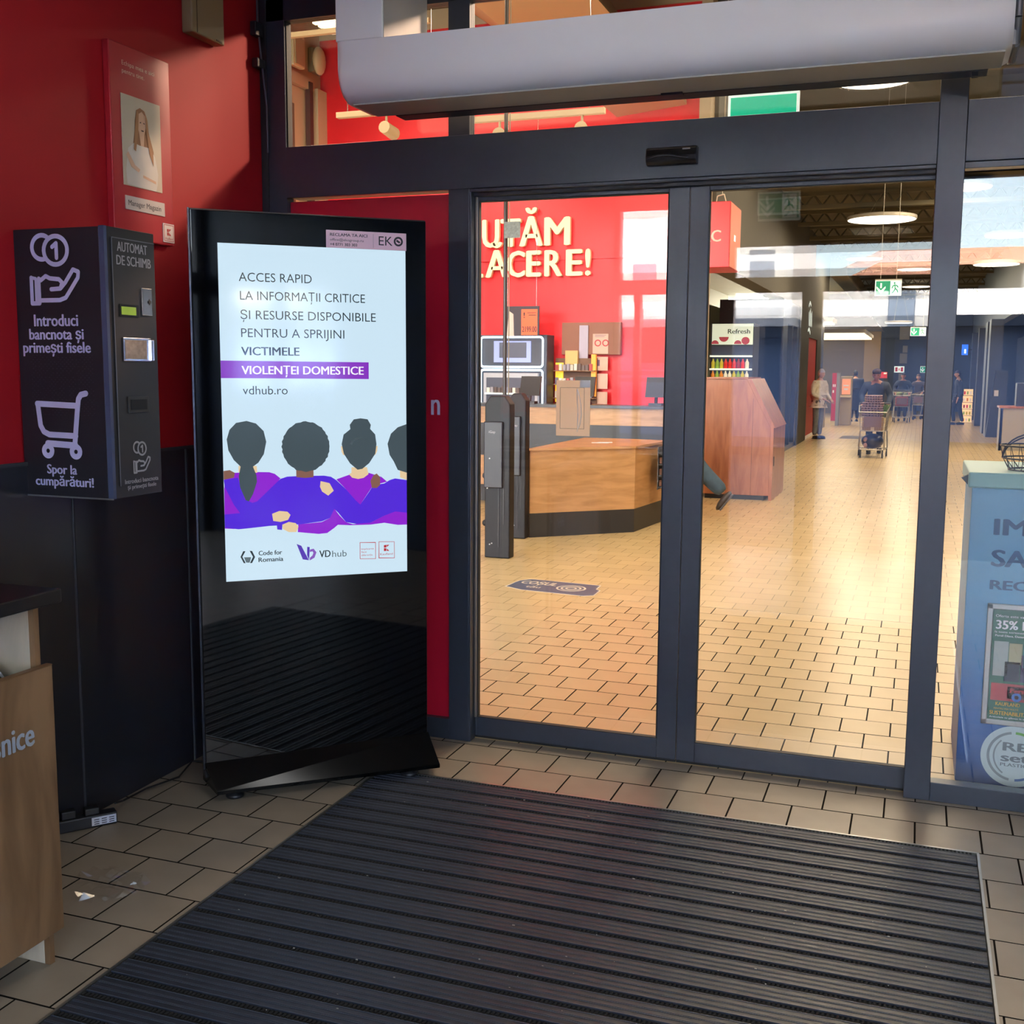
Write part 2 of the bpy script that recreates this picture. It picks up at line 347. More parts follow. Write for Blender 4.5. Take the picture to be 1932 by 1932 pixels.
ART = [('purple',[(0.003,0.411),(0.041,0.418),(0.125,0.419),(0.171,0.417),(0.192,0.41),(0.213,0.392),(0.191,0.365),(0.123,0.303),(0.103,0.301),(0.101,0.209),(0.034,0.203),(0,0.206)]),('blue',[(0.105,0.301),(0.123,0.306),(0.213,0.39),(0.239,0.398),(0.276,0.399),(0.382,0.398),(0.409,0.393),(0.43,0.379),(0.468,0.342),(0.506,0.297),(0.525,0.279),(0.561,0.329),(0.578,0.355),(0.622,0.36),(0.645,0.373),(0.667,0.379),(0.715,0.371),(0.715,0.239),(0.667,0.243),(0.622,0.231),(0.566,0.205),(0.511,0.202),(0.467,0.211),(0.435,0.251),(0.421,0.265),(0.402,0.23),(0.37,0.218),(0.284,0.21),(0.168,0.209),(0.086,0.203),(0.05,0.201),(0,0.21),(0,0.26),(0.058,0.263),(0.036,0.295),(0.004,0.364),(0,0.392),(0.053,0.399),(0.077,0.315)]),('purple',[(0.43,0.382),(0.479,0.398),(0.561,0.404),(0.611,0.387),(0.634,0.367),(0.606,0.36),(0.578,0.355),(0.525,0.279),(0.506,0.297),(0.468,0.342)]),('purple',[(0.715,0.239),(0.715,0.191),(0.678,0.191),(0.622,0.202),(0.566,0.197),(0.483,0.198),(0.434,0.202),(0.418,0.189),(0.391,0.171),(0.358,0.169),(0.276,0.18),(0.278,0.21),(0.37,0.216),(0.402,0.23),(0.421,0.266),(0.44,0.24),(0.467,0.211),(0.494,0.202),(0.566,0.205),(0.622,0.231),(0.667,0.246)]),('purple',[(0.001,0.364),(0.036,0.295),(0.058,0.263),(0.025,0.267),(0,0.259)]),('blue',[(0.195,0.221),(0.218,0.219),(0.215,0.191),(0.197,0.194)]),('tan',[(0.056,0.444),(0.124,0.442),(0.126,0.416),(0.056,0.42)]),('hair',[(0.09,0.614),(0.125,0.604),(0.153,0.575),(0.162,0.534),(0.152,0.487),(0.131,0.455),(0.11,0.44),(0.122,0.408),(0.124,0.382),(0.108,0.335),(0.092,0.307),(0.08,0.312),(0.06,0.363),(0.056,0.405),(0.064,0.441),(0.039,0.467),(0.02,0.504),(0.015,0.545),(0.026,0.581),(0.051,0.607)]),('brown',[(0.274,0.427),(0.341,0.425),(0.341,0.393),(0.307,0.391),(0.274,0.395)]),('hair',[(0.405,0.512),(0.404,0.502),(0.404,0.492),(0.399,0.482),(0.398,0.471),(0.39,0.464),(0.388,0.455),(0.379,0.446),(0.374,0.439),(0.365,0.435),(0.358,0.429),(0.349,0.422),(0.34,0.42),(0.33,0.419),(0.321,0.416),(0.311,0.414),(0.302,0.417),(0.292,0.42),(0.283,0.42),(0.273,0.423),(0.266,0.431),(0.257,0.436),(0.251,0.441),(0.243,0.448),(0.238,0.458),(0.233,0.466),(0.228,0.474),(0.226,0.484),(0.221,0.494),(0.223,0.504),(0.219,0.514),(0.223,0.524),(0.221,0.534),(0.227,0.544),(0.228,0.554),(0.234,0.561),(0.239,0.57),(0.245,0.579),(0.252,0.586),(0.259,0.59),(0.268,0.597),(0.275,0.603),(0.285,0.605),(0.294,0.606),(0.304,0.61),(0.313,0.611),(0.323,0.608),(0.332,0.606),(0.341,0.606),(0.35,0.602),(0.359,0.595),(0.367,0.59),(0.376,0.586),(0.38,0.578),(0.389,0.568),(0.391,0.561),(0.399,0.552),(0.399,0.542),(0.404,0.532),(0.404,0.522)]),('tan',[(0.491,0.428),(0.553,0.427),(0.559,0.399),(0.539,0.385),(0.517,0.381),(0.493,0.387),(0.48,0.401),(0.49,0.406)]),('tan',[(0.45,0.512),(0.597,0.51),(0.595,0.491),(0.587,0.475),(0.458,0.477),(0.452,0.49)]),('hair',[(0.488,0.578),(0.486,0.595),(0.502,0.616),(0.529,0.62),(0.557,0.616),(0.57,0.594),(0.567,0.578),(0.587,0.556),(0.592,0.518),(0.587,0.48),(0.562,0.443),(0.534,0.421),(0.515,0.418),(0.485,0.444),(0.461,0.482),(0.453,0.52),(0.461,0.557)]),('tan',[(0.687,0.413),(0.715,0.402),(0.715,0.372),(0.687,0.383)]),('hair',[(0.715,0.595),(0.679,0.583),(0.651,0.558),(0.637,0.518),(0.645,0.474),(0.662,0.447),(0.678,0.413),(0.715,0.401)]),('tan',[(0.368,0.377),(0.384,0.373),(0.403,0.368),(0.419,0.338),(0.397,0.319),(0.373,0.336),(0.365,0.355)]),('brown',[(0.592,0.401),(0.606,0.385),(0.605,0.355),(0.592,0.343),(0.572,0.344),(0.566,0.372),(0.578,0.394)]),('brown',[(0.0,0.426),(0.023,0.429),(0.042,0.418),(0.038,0.4),(0,0.393)]),('tan',[(0.178,0.256),(0.206,0.266),(0.237,0.262),(0.249,0.249),(0.239,0.23),(0.21,0.223),(0.182,0.228)]),('tan',[(0.216,0.212),(0.242,0.222),(0.268,0.216),(0.279,0.202),(0.27,0.181),(0.241,0.182),(0.218,0.195)]),('ink',[(0.055,0.094),(0.066,0.116),(0.074,0.115),(0.062,0.094),(0.074,0.069),(0.067,0.069)]),('ink',[(0.11,0.091),(0.099,0.115),(0.09,0.116),(0.102,0.092),(0.09,0.068),(0.098,0.068)]),('grey',[(0.068,0.092),(0.095,0.091),(0.089,0.07),(0.076,0.071)]),('violet',[(0.27,0.134),(0.288,0.126),(0.317,0.067),(0.293,0.072)]),('violet',[(0.311,0.121),(0.321,0.119),(0.318,0.068),(0.31,0.087)]),('lilac',[(0.321,0.109),(0.336,0.112),(0.347,0.097),(0.339,0.076),(0.32,0.066),(0.321,0.077),(0.331,0.085),(0.335,0.096),(0.331,0.102),(0.321,0.099)]),('logored',[(0.52,0.128),(0.585,0.126),(0.585,0.123),(0.52,0.126)]),('logored',[(0.52,0.063),(0.585,0.06),(0.585,0.058),(0.52,0.061)]),('logored',[(0.52,0.128),(0.522,0.128),(0.522,0.061),(0.52,0.061)]),('logored',[(0.583,0.126),(0.585,0.126),(0.585,0.058),(0.583,0.058)]),('logored',[(0.597,0.128),(0.662,0.125),(0.662,0.123),(0.597,0.126)]),('logored',[(0.596,0.063),(0.662,0.059),(0.662,0.057),(0.596,0.06)]),('logored',[(0.597,0.128),(0.599,0.128),(0.599,0.06),(0.596,0.06)]),('logored',[(0.66,0.125),(0.662,0.125),(0.662,0.057),(0.66,0.057)]),('logored',[(0.618,0.112),(0.629,0.113),(0.628,0.102),(0.618,0.102)]),('logored',[(0.618,0.1),(0.628,0.099),(0.628,0.088),(0.618,0.088)]),('logored',[(0.63,0.113),(0.64,0.113),(0.63,0.103)]),('logored',[(0.63,0.098),(0.64,0.088),(0.63,0.088)])]
WORDS = [('ACCES RAPID', 0.074, 1.134, 0.272, 0.0322, -1, 'ink'), ('LA INFORMAȚII CRITICE', 0.077, 1.066, 0.475, 0.0323, -1, 'ink'), ('ȘI RESURSE DISPONIBILE', 0.077, 0.995, 0.517, 0.0324, -1, 'ink'), ('PENTRU A SPRIJINI', 0.078, 0.928, 0.391, 0.0325, -1, 'ink'), ('VICTIMELE', 0.076, 0.861, 0.219, 0.0306, 1, 'ink'), ('VIOLENȚEI DOMESTICE', 0.076, 0.79, 0.468, 0.0307, 1, 'white'), ('vdhub.ro', 0.079, 0.714, 0.168, 0.0319, -1, 'ink'), ('Code for', 0.124, 0.096, 0.09, 0.0171, 1, 'ink'), ('Romania', 0.123, 0.07, 0.095, 0.0171, 1, 'ink'), ('VD', 0.358, 0.076, 0.045, 0.0272, 1, 'ink'), ('hub', 0.409, 0.075, 0.058, 0.0251, 0, 'grey'), ('Kaufland', 0.603, 0.072, 0.052, 0.0078, 0, 'logored'), ('Implicarea', 0.527, 0.097, 0.051, 0.0066, 0, 'logored'), ('face', 0.527, 0.085, 0.021, 0.0066, 0, 'logored'), ('diferența.', 0.527, 0.072, 0.047, 0.0066, 0, 'logored')]
# ================================================================== THE SETTING
# ---- floors
def floor_field(o, x0, x1, y0, y1, ox, oy, material, hole=None, cap=300):
    """running-bond tiles, each its own piece, between x0..x1 and y0..y1 around an optional hole"""
    PW, PD, J = .2215, .208, .0052; full = None; made = 0
    r0 = math.floor((y0 - oy) / PD + 1e-6)
    row = r0
    while oy + row * PD < y1 - 1e-4:
        ya, yb = oy + row * PD, oy + (row + 1) * PD; sh = (PW / 2) if row % 2 else 0
        c = math.floor((x0 - ox - sh) / PW + 1e-6)
        while ox + sh + c * PW < x1 - 1e-4:
            xa, xb = ox + sh + c * PW, ox + sh + (c + 1) * PW; c += 1
            rects = [(max(xa, x0), min(xb, x1), max(ya, y0), min(yb, y1))]
            if hole:
                hx0, hx1, hy0, hy1 = hole; out = []
                for (a, b, cc, d) in rects:
                    if b <= hx0 or a >= hx1 or d <= hy0 or cc >= hy1: out.append((a, b, cc, d)); continue
                    if a < hx0: out.append((a, hx0, cc, d))
                    if b > hx1: out.append((hx1, b, cc, d))
                    if d > hy1: out.append((max(a, hx0), min(b, hx1), hy1, d))
                rects = out
            for (a, b, cc, d) in rects:
                if b - a < .006 or d - cc < .006: continue
                if (b - a) > PW - .001 and (d - cc) > PD - .001:
                    if full is None:
                        w2, d2 = (PW - J) / 2, (PD - J) / 2; mb = MB(); e = .0008
                        mb.add([(-w2, -d2, -.006), (w2, -d2, -.006), (w2, d2, -.006), (-w2, d2, -.006), (-w2, -d2, -e), (w2, -d2, -e), (w2, d2, -e), (-w2, d2, -e), (-w2 + e, -d2 + e, 0), (w2 - e, -d2 + e, 0), (w2 - e, d2 - e, 0), (-w2 + e, d2 - e, 0)],
                               [(0, 1, 5, 4), (1, 2, 6, 5), (2, 3, 7, 6), (3, 0, 4, 7), (4, 5, 9, 8), (5, 6, 10, 9), (6, 7, 11, 10), (7, 4, 8, 11), (8, 9, 10, 11)]); mb.mi = [1] * 8 + [0]; full = mb.mesh('tile', [material, JOINT])
                    link('tile', full, o, loc=((a + b) / 2, (cc + d) / 2, random.uniform(-.0006, 0)))
                else:
                    g = [J / 2 if abs(p_ - q_) < 1e-5 else 0 for p_, q_ in ((a, xa), (b, xb), (cc, ya), (d, yb))]; pb_ = MB().box(-(b - a) / 2 + g[0], (b - a) / 2 - g[1], -(d - cc) / 2 + g[2], (d - cc) / 2 - g[3], -.006, 0); pb_.mi = [1, 0, 1, 1, 1, 1]; part('tile', pb_, [material, JOINT], o, loc=((a + b) / 2, (cc + d) / 2, -.0004))
                made += 1
        row += 1
    return made
LX1, LY0 = 5.6, -6.0
MX0, MX1, MY1, MY0 = .797, 3.09, -.446, -3.0
fl = struct('floor', MB().box(0, LX1, -6.0, .3, -.1, -.005), JOINT, label='beige tiled floor of the vestibule around the black mat')
n1 = floor_field(fl, 0.0, 3.75, -2.95, .06, .2215 * 9 + .0005, -.03, TILE, (MX0, MX1, -9, MY1))
rest = MB(); rest.box(3.75, LX1, -2.95, .06, -.004, 0); rest.box(0, LX1, -6, -2.95, -.004, 0)
part('outer_tiles', rest, TILE_OUT, fl, stuff=True)
fs = struct('floor', MB().box(-6, 9, .3, 50, -.1, -.005), JOINT, label='warm beige tiled floor of the store interior')
n2 = floor_field(fs, .55, 3.8, .06, 3.25, 1.992, .129, TILE_IN)
rest = MB(); rest.box(-5.5, .55, .06, 3.25, -.004, 0); rest.box(3.8, 9, .06, 3.25, -.004, 0); rest.box(-5.5, 9, 3.25, 48, -.004, 0)
part('far_tiles', rest, TILE_FAR, fs, stuff=True)
print('tiles', n1, n2)

# ---- vestibule walls and ceiling
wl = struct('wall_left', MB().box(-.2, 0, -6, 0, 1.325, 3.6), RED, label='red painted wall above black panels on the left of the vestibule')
for a, b in ((-6, -4.6), (-4.6, -3.2), (-3.2, -1.96), (-1.955, -1.297), (-1.29, -.637), (-.63, -.0)):
    part('panel', MB().box(-.2, .012, a + .002, b - .002, 0.0, 1.322), BLACKP, wl, bev=.003)
for y_ in (-1.2935, -.6335): part('joint_bead', MB().box(.0, .0135, y_ - .0015, y_ + .0015, .0, 1.318), mat('grey_bead', '4e5056', .5), wl)
part('trim_strip', MB().box(-.01, .016, -6, 0, 1.318, 1.33), mat('dark_grey_trim', '3a3b40', .4), wl)
struct('ceiling', MB().box(-.2, LX1 + .2, -6.2, .1, 3.6, 3.7), DARKC, label='pale ceiling of the vestibule')
# outer side of the vestibule (behind the camera, seen only mirrored in the glass)
wb = struct('wall_back', label='outer glazed front of the vestibule behind the viewer')
for (a, b, z0, z1) in ((0, 5.6, 3.3, 3.6), (0, 3.0, 3.16, 3.3), (0, 5.6, 2.37, 2.57), (-.1, .05, 0, 3.6), (.56, 1.15, 0, 3.6), (1.77, 1.95, 0, 2.4), (2.86, 3.0, 0, 3.6), (4.4, 4.5, 0, 3.6), (5.5, 5.7, 0, 3.6), (1.15, 3.0, 2.79, 3.16), (0, .56, .86, .9), (.2, .26, .9, 2.37), (0, .56, 1.6, 1.64), (.05, .56, 0, .86)):
    part('frame_member', MB().box(a, b, -6.12, -6.0, z0, z1), FRAME, wb)
for (a, b, z0, z1) in ((.05, .56, .9, 2.37), (.05, .56, 2.57, 3.16), (1.15, 1.77, 0, 2.37), (3.0, 4.4, 0, 2.37), (1.15, 3.0, 2.57, 2.79), (3.0, 5.5, 2.57, 3.3)):
    part('pane', MB().box(a, b, -6.065, -6.055, z0, z1), GLASS, wb)
part('poster_back', MB().box(.27, .53, -6.05, -6.045, 1.72, 2.12), mat('red_poster_card', 'a82a30', .6), wb)
wr = struct('wall_right', label='right side wall of the vestibule with a wide opening')
for (a, b, z0, z1) in ((-6, -5.7, 0, 3.6), (-4.4, .1, 0, 3.6), (-5.7, -4.4, 2.4, 3.6), (-5.1, -5.05, 0, 2.4), (-5.7, -4.4, 0, .12)):
    part('frame_member', MB().box(LX1, LX1 + .12, a, b, z0, z1), FRAME, wr)
part('pane', MB().box(LX1 + .05, LX1 + .06, -5.7, -5.1, .12, 2.4), GLASS, wr); part('pane', MB().box(LX1 + .05, LX1 + .06, -5.05, -4.4, .12, 2.4), GLASS, wr)

# ---- inner glazed front (y = 0): fixed frame, header, panes
gz = struct('window_1', label='dark grey aluminium glazed front around the sliding doors')
def fr(name, x0, x1, y0, y1, z0, z1, m_=None, bev=.002, **k): return part(name, MB().box(x0, x1, y0, y1, z0, z1), m_ or FRAME, gz, bev=bev, **k)
for (a, b) in ((.035, .125), (.907, 1.002), (2.835, 2.931), (4.42, 4.52)): fr('mullion', a, b, 0, .06, 0, 3.25)
fr('mullion', 5.5, 5.6, 0, .06, 0, 3.25)
fr('jamb', 0, .035, -.004, .1, 0, 3.6, mat('dark_jamb', '1b1c20', .6))
fr('header', .125, 2.835, -.004, .03, 2.399, 2.618); fr('header', 2.931, 5.5, -.004, .03, 2.403, 2.618)
fr('header_back', .125, 5.5, .03, .115, 2.403, 2.616)
fr('header_lip', 1.002, 2.835, .0, .03, 2.386, 2.3985); fr('header_lip', 2.931, 5.5, .0, .06, 2.379, 2.402)
fr('track', 1.002, 2.835, .03, .14, 2.372, 2.403, mat('dark_track', '23262c', .5))
fr('top_rail', .035, 5.5, 0, .06, 3.155, 3.26)
fr('wall_above', 0, 5.6, .0, .12, 3.26, 3.62, mat('lintel_board', '2e3036', .6))
fr('sill', .125, .907, 0, .06, 0, .093); fr('sill', 2.931, 5.5, 0, .06, 0, .075)
fr('jamb_profile', 1.002, 1.010, .0, .06, .0, 2.386); fr('jamb_profile', 1.0105, 1.020, .045, .055, .1, 2.372, FRAME_PALE)
for (a, b) in ((.125, .907), (1.002, 2.835), (2.931, 4.42), (4.52, 5.5)): fr('pane', a, b, .02, .025, 2.618, 3.155, GLASS, 0); fr('pane', a, b, .038, .043, 2.618, 3.155, GLASS, 0)
fr('pane', 2.931, 4.42, .02, .025, .075, 2.379, GLASS, 0); fr('pane', 2.931, 4.42, .038, .043, .075, 2.379, GLASS, 0); fr('pane', 4.52, 5.5, .02, .03, .075, 2.379, GLASS, 0)
for (a, b) in ((.125, .130), (.902, .907)): fr('gasket', a, b, .012, .05, 2.618, 3.155, GASKET, 0)
rp = fr('red_panel', .125, .907, .03, .05, .093, 2.386, mat('red_film_panel', 'b0182e', .3, noise=.03, nscale=3), 0, label='opaque red panel filling the lower left bay')
text('n', .811, 1.450, .043, .098, LAV, rp, y=.0295, weight=1)
fr('panel_bead', .907, .911, .02, .05, .093, 2.386, GASKET, 0)
# ---- sliding door leaves
def leaf(name, x0, x1, sl, sr, label):
    t = struct(name, label=label); A, B, Z0, Z1 = .063, .092, .012, 2.385
    part('stile', MB().box(x0, x0 + sl, A, B, Z0, Z1), FRAME, t, bev=.003); part('stile', MB().box(x1 - sr, x1, A, B, Z0, Z1), FRAME, t, bev=.003)
    part('bottom_rail', MB().box(x0 + sl, x1 - sr, A, B, Z0, .096), FRAME, t, bev=.002); part('top_rail', MB().box(x0 + sl, x1 - sr, A, B, 2.356, Z1), FRAME, t, bev=.002)
    part('pane', MB().box(x0 + sl, x1 - sr, .067, .071, .096, 2.356), GLASS, t)
    part('pane', MB().prism([(.076, .096), (.079, .096), (.091, 2.356), (.088, 2.356)], 'x', x0 + sl, x1 - sr), GLASS, t)     # second sheet of the double glazing, leaning very slightly
    part('gasket', MB().box(x0 + sl, x0 + sl + .002, A + .002, B, .096, 2.356).box(x0 + sl, x1 - sr, A + .002, B, .096, .099).box(x0 + sl, x1 - sr, A + .002, B, 2.353, 2.356).box(x1 - sr - .004, x1 - sr, A + .002, B, .096, 2.356), GASKET, t)
    part('floor_brush', MB().box(x0, x1, A + .01, B - .01, 0, .012), GASKET, t)
    return t
d1 = leaf('door_1', 1.0, 1.9215, .019, .083, 'left leaf of the sliding glass door with a paper taped to it')
d2 = leaf('door_2', 1.9235, 2.85, .0775, .012, 'right leaf of the sliding glass door')
for z in (1.62, 1.95, 2.05): pass

# ================================================================== VESTIBULE THINGS
# ---- entrance mat
mt = thing('entrance_mat', 'large black ribbed entrance mat sunk into the tiled floor', 'mat', (0, 0, 0))
part('frame', MB().box(MX0, MX0 + .008, MY0, MY1, -.02, .003).box(MX1 - .008, MX1, MY0, MY1, -.02, .003).box(MX0, MX1, MY1 - .008, MY1, -.02, .003), ALU, mt)
part('tray', MB().box(MX0, MX1, MY0, MY1, -.03, -.0045), mat('mat_tray', '0d0d0f', .8), mt)
PT = .0985; sm = MB(); L2 = (MX1 - MX0) / 2 - .012
for k in range(3):                       # rubber bar: three flat ribs with thin raised edges
    y0 = -.044 + k * .0245; sm.box(-L2, L2, y0, y0 + .0215, -.004, .0015); sm.box(-L2, L2, y0, y0 + .002, .0015, .0032, 1); sm.box(-L2, L2, y0 + .0195, y0 + .0215, .0015, .0032, 1)
sme = sm.mesh('rubber_bar', [MAT_R, mat('rib_edge_highlight', '3d414b', .45)])  # paler edge colour paints highlights along the ribs
bm_ = MB()
for i in range(int(2 * L2 / .0125)): bm_.box(-L2 + i * .0125, -L2 + i * .0125 + .0065, -.0085, .0085, -.004, .0005)
bme = bm_.mesh('bristle_strip', MAT_B)
y = MY1 - .055
while y > MY0:
    link('rubber_bar', sme, mt, loc=((MX0 + MX1) / 2, y, 0)); link('bristle_strip', bme, mt, loc=((MX0 + MX1) / 2, y + PT / 2 - .007, 0)); y -= PT
gr = MB()
for i in range(90):
    a, b = random.uniform(MX0 + .1, MX1 - .05), random.uniform(-2.3, MY1 - .05); r = random.uniform(.0015, .004); gr.box(a, a + r * random.uniform(1, 2.2), b, b + r, .003, .003 + r * .6)
tag(part('floor_grit', gr, mat('pale_grit', '8d8a84', .9)), 'scattered pale grit and crumbs lying on the black mat', 'debris', kind='stuff')

# ---- double-sided advertising totem
kc = Vector((.361, -.873)); kd = Vector((.75896746, .65112856)); KA = math.atan2(kd.y, kd.x)
tt = thing('display_totem', 'tall black glossy advertising totem with a bright portrait screen', 'totem', (kc.x, kc.y, 0), KA)
S0, S1 = -.105, .797
part('cabinet', MB().box(S0, S1, .008, .085, .06, 2.228), BLK, tt, bev=.006)
part('front_glass', MB().box(S0 + .006, S1 - .004, 0, .008, .108, 2.222), BLKG, tt, bev=.002)
part('side_trim', MB().box(S0 - .004, S0 + .002, -.001, .03, .1, 2.228), mat('dark_steel_edge', '34363d', .25, metal=.8), tt)
base = MB(); 
pl = [(S0, .09), (S0 + .035, -.10), (S1 + .02, -.10), (S1 + .03, -.03), (S1, .09)]
base.add([(p[0], p[1], .028) for p in pl] + [(p[0], p[1], .042) for p in pl] + [(S0, .086, .125), (S0, .0, .125), (S1, .0, .15), (S1, .02, .15), (S1, .086, .15)],
         [(4, 3, 2, 1, 0)] + [(i, (i + 1) % 5, 5 + (i + 1) % 5, 5 + i) for i in range(5)] + [(5 + i, 5 + (i + 1) % 5, 10 + (i + 1) % 5, 10 + i) for i in range(5)])
part('base', base, mat('base_black', '040506', .12, spec=.25), tt)
for a, b in ((.0, -.06), (.70, -.06), (.0, .05), (.70, .05)):
    part('foot', MB().lathe([(.032, 0), (.035, .004), (.035, .014), (.018, .018), (.018, .03)], (a, b, 0), 14), BLK, tt)
scr_m = mat('screen_background', 'cbe4f3', .08, emit=1.0); AC = {
 'purple': mat('screen_purple', '9420d8', .08, emit=.9), 'blue': mat('screen_blue', '5628e2', .08, emit=.9), 'tan': mat('screen_tan', 'f0d2a4', .08, emit=.9),
 'hair': mat('screen_hair', '46545a', .08, emit=.9), 'brown': mat('screen_brown', '8a6050', .08, emit=.9), 'ink': mat('screen_ink', '2c3e46', .1, emit=.5), 'grey': mat('screen_grey', '66787f', .1, emit=.8),
 'violet': mat('screen_violet', '5533b8', .1, emit=.9), 'lilac': mat('screen_lilac', '8a55c0', .1, emit=.9), 'logored': mat('screen_red', 'c0303a', .1, emit=.9), 'white': mat('screen_white', 'f6f4fb', .1, emit=1.), 'band': mat('screen_band', '8a2cc4', .1, emit=.9)}
scn = part('screen', MB().box(-.005, .710, -.0012, .0005, .835, 2.106), scr_m, tt, label='glowing pale blue portrait advertising screen')
def su(p): return (p[0] - .005, p[1] + .835)
keys = list(AC); polys = [[su(q) for q in p] for _, p in ART]; mis = [keys.index(c) for c, _ in ART]
part('illustration', poly_mb(polys, -.0015, -.00012, mis=mis), [AC[k] for k in keys], scn, label='four women seen from behind with their arms around each other')
rg = MB()
for off in (0, .004):
    cx0, cz0 = su((.532 - off * .3, .512)); pts = [(cx0 + (.040 + off) * math.cos(a), -.006, cz0 + (.030 + off * 1.2) * math.sin(a)) for a in [PI * .05 + i * PI * .9 / 14 for i in range(15)]]
    rg.path(pts, .0011, 4)
part('hair_loop', rg, AC['hair'], scn)
part('headline_band', poly_mb([[su(p) for p in [(.000, .840), (.564, .838), (.564, .773), (.0, .775)]]], -.0016), AC['band'], scn)
for (s_, u_, v_, w_, c_, wt, col) in WORDS:
    a, b = su((u_, v_)); text(s_, a, b, w_, c_, AC[col], scn, y=-.005 if s_ in ('VD', 'hub', 'Kaufland') else -.002, weight=wt)
stk = part('sticker', MB().box(.398, .713, -.0035, -.002, 2.106, 2.172), mat('sticker_paper', 'ecc8d2', .5), tt, bev=.001, label='pink-grey contact sticker on the top of the totem')
INK = mat('black_ink', '1c1a22', .5)
text('RECLAMA TA AICI', .413, 2.150, .145, .011, INK, stk, y=-.0038, weight=1); text('office@ekogroup.ru', .413, 2.132, .13, .0095, INK, stk, y=-.0038); text('+4 0771 303 303', .413, 2.114, .105, .0105, INK, stk, y=-.0038, weight=1)
text('EK', .603, 2.123, .055, .034, INK, stk, y=-.0038, weight=0)
part('divider', poly_mb([[(.581, 2.112), (.5818, 2.112), (.5818, 2.164), (.581, 2.164)]], -.0038), INK, stk)
lg = MB(); ring = lambda cx, cz, r0, r1, n=24, a0=0, a1=2 * PI: [[(cx + r * math.cos(a0 + (a1 - a0) * i / n), cz + r * math.sin(a0 + (a1 - a0) * i / n)) for i in (j, j + 1) for r in ((r0, r1) if i == j else (r1, r0))] for j in range(n)]
poly_mb(ring(.681, 2.140, .011, .0185), -.0038, 0, lg); poly_mb([[(.675, 2.148), (.672, 2.140), (.684, 2.133), (.690, 2.138)]], -.0038, 0, lg)
part('logo_ring', lg, INK, stk)

# ---- change machine on the left wall
cm_ = thing('change_machine', 'black wall-mounted change machine with white pictograms on its side', 'machine', (0, -1.5, 1.22))
part('cabinet', MB().box(0, .345, .0, .245, 0, .872), mat('machine_black', '1d1b22', .5, noise=.1, nscale=90), cm_, bev=.003)
part('corner_strip', MB().box(.345, .365, -.002, .012, 0, .874), mat('blue_grey_edge', '46506a', .4), cm_)
fp = part('front_panel', MB().box(.345, .364, .012, .247, 0, .874), CHAR, cm_, bev=.002)
dr = part('door', MB().box(.364, .3675, .03, .243, .04, .84), mat('door_charcoal', '2e2d2d', .45), cm_, bev=.001)
part('door_edge', MB().box(.3672, .369, .029, .032, .04, .842).box(.3672, .369, .03, .243, .839, .842), mat('steel_edge', '7c7e84', .35, metal=.6), cm_)
part('lower_edge', MB().box(.0, .365, -.004, -.001, -.003, .002).box(-.002, .0, -.003, -.001, -.0, .4), ALU, cm_)
# side print, facing -y  (machine origin x=0, z=1.22)
PR = mat('machine_print', 'c4c0e0', .5)
def stroke(pts, r, mb, closed=False, y=-.0025):
    """flat round-ended stroke through 2D points"""
    ps = list(pts) + ([pts[0]] if closed else [])
    for (a, b) in zip(ps, ps[1:]):
        d = Vector((b[0] - a[0], b[1] - a[1])); 
        if d.length < 1e-6: continue
        n_ = Vector((-d.y, d.x)).normalized() * r
        poly_mb([[(a[0] - n_.x, a[1] - n_.y), (b[0] - n_.x, b[1] - n_.y), (b[0] + n_.x, b[1] + n_.y), (a[0] + n_.x, a[1] + n_.y)]], y, 0, mb)
    for p in ps: poly_mb([[(p[0] + r * math.cos(t * PI / 5), p[1] + r * math.sin(t * PI / 5)) for t in range(10)]], y, 0, mb)
def coins_hand(cx, z0, z1, mb, y, w_):
    """two coins above an open hand; unit design 0..1 wide (w_), 0..1.25 tall scaled to z0..z1"""
    S = (z1 - z0) / 1.27
    X = lambda u: cx + (u - .5) * w_; Z = lambda v: z0 + v * S
    for (u, v, r) in ((.28, 1.0, .20), (.55, .94, .235)):
        a = [(X(u + r * .98 * math.cos(t)), Z(v + r * 1.04 * math.sin(t))) for t in [i * 2 * PI / 28 for i in range(28)]]
        if r < .22: a = [p for p in a if (p[0] - X(.55)) ** 2 / (w_ * .25) ** 2 + (p[1] - Z(.94)) ** 2 / (S * .25) ** 2 > 1]; a = a[6:] + a[:6] if False else a
        if r < .22:
            k = max(range(len(a)), key=lambda i: (Vector(a[(i + 1) % len(a)]) - Vector(a[i])).length); a = a[k + 1:] + a[:k + 1]; stroke(a, w_ * .036, mb, False, y)
        else: stroke(a, w_ * .036, mb, True, y)
    stroke([(X(.49), Z(1.0)), (X(.57), Z(1.06)), (X(.57), Z(.81))], w_ * .034, mb, False, y)
    H_ = [(.05, .48), (.05, .03), (.20, .03), (.20, .08), (.60, .08), (.72, .12), (.97, .46), (.98, .56), (.88, .60), (.72, .38), (.62, .28), (.44, .27)]
    stroke([(X(u), Z(v)) for u, v in H_], w_ * .034, mb, False, y)
    stroke([(X(u), Z(v)) for u, v in [(.62, .28), (.66, .38), (.60, .44), (.42, .46), (.34, .50), (.24, .43), (.20, .46), (.20, .08)]], w_ * .034, mb, False, y)
    stroke([(X(u), Z(v)) for u, v in [(.05, .48), (.14, .46), (.14, .05)]], w_ * .026, mb, False, y)
pm = MB(); coins_hand(.163, .628, .862, pm, -.0025, .205); part('coins_and_hand', pm, PR, cm_); pm = MB()
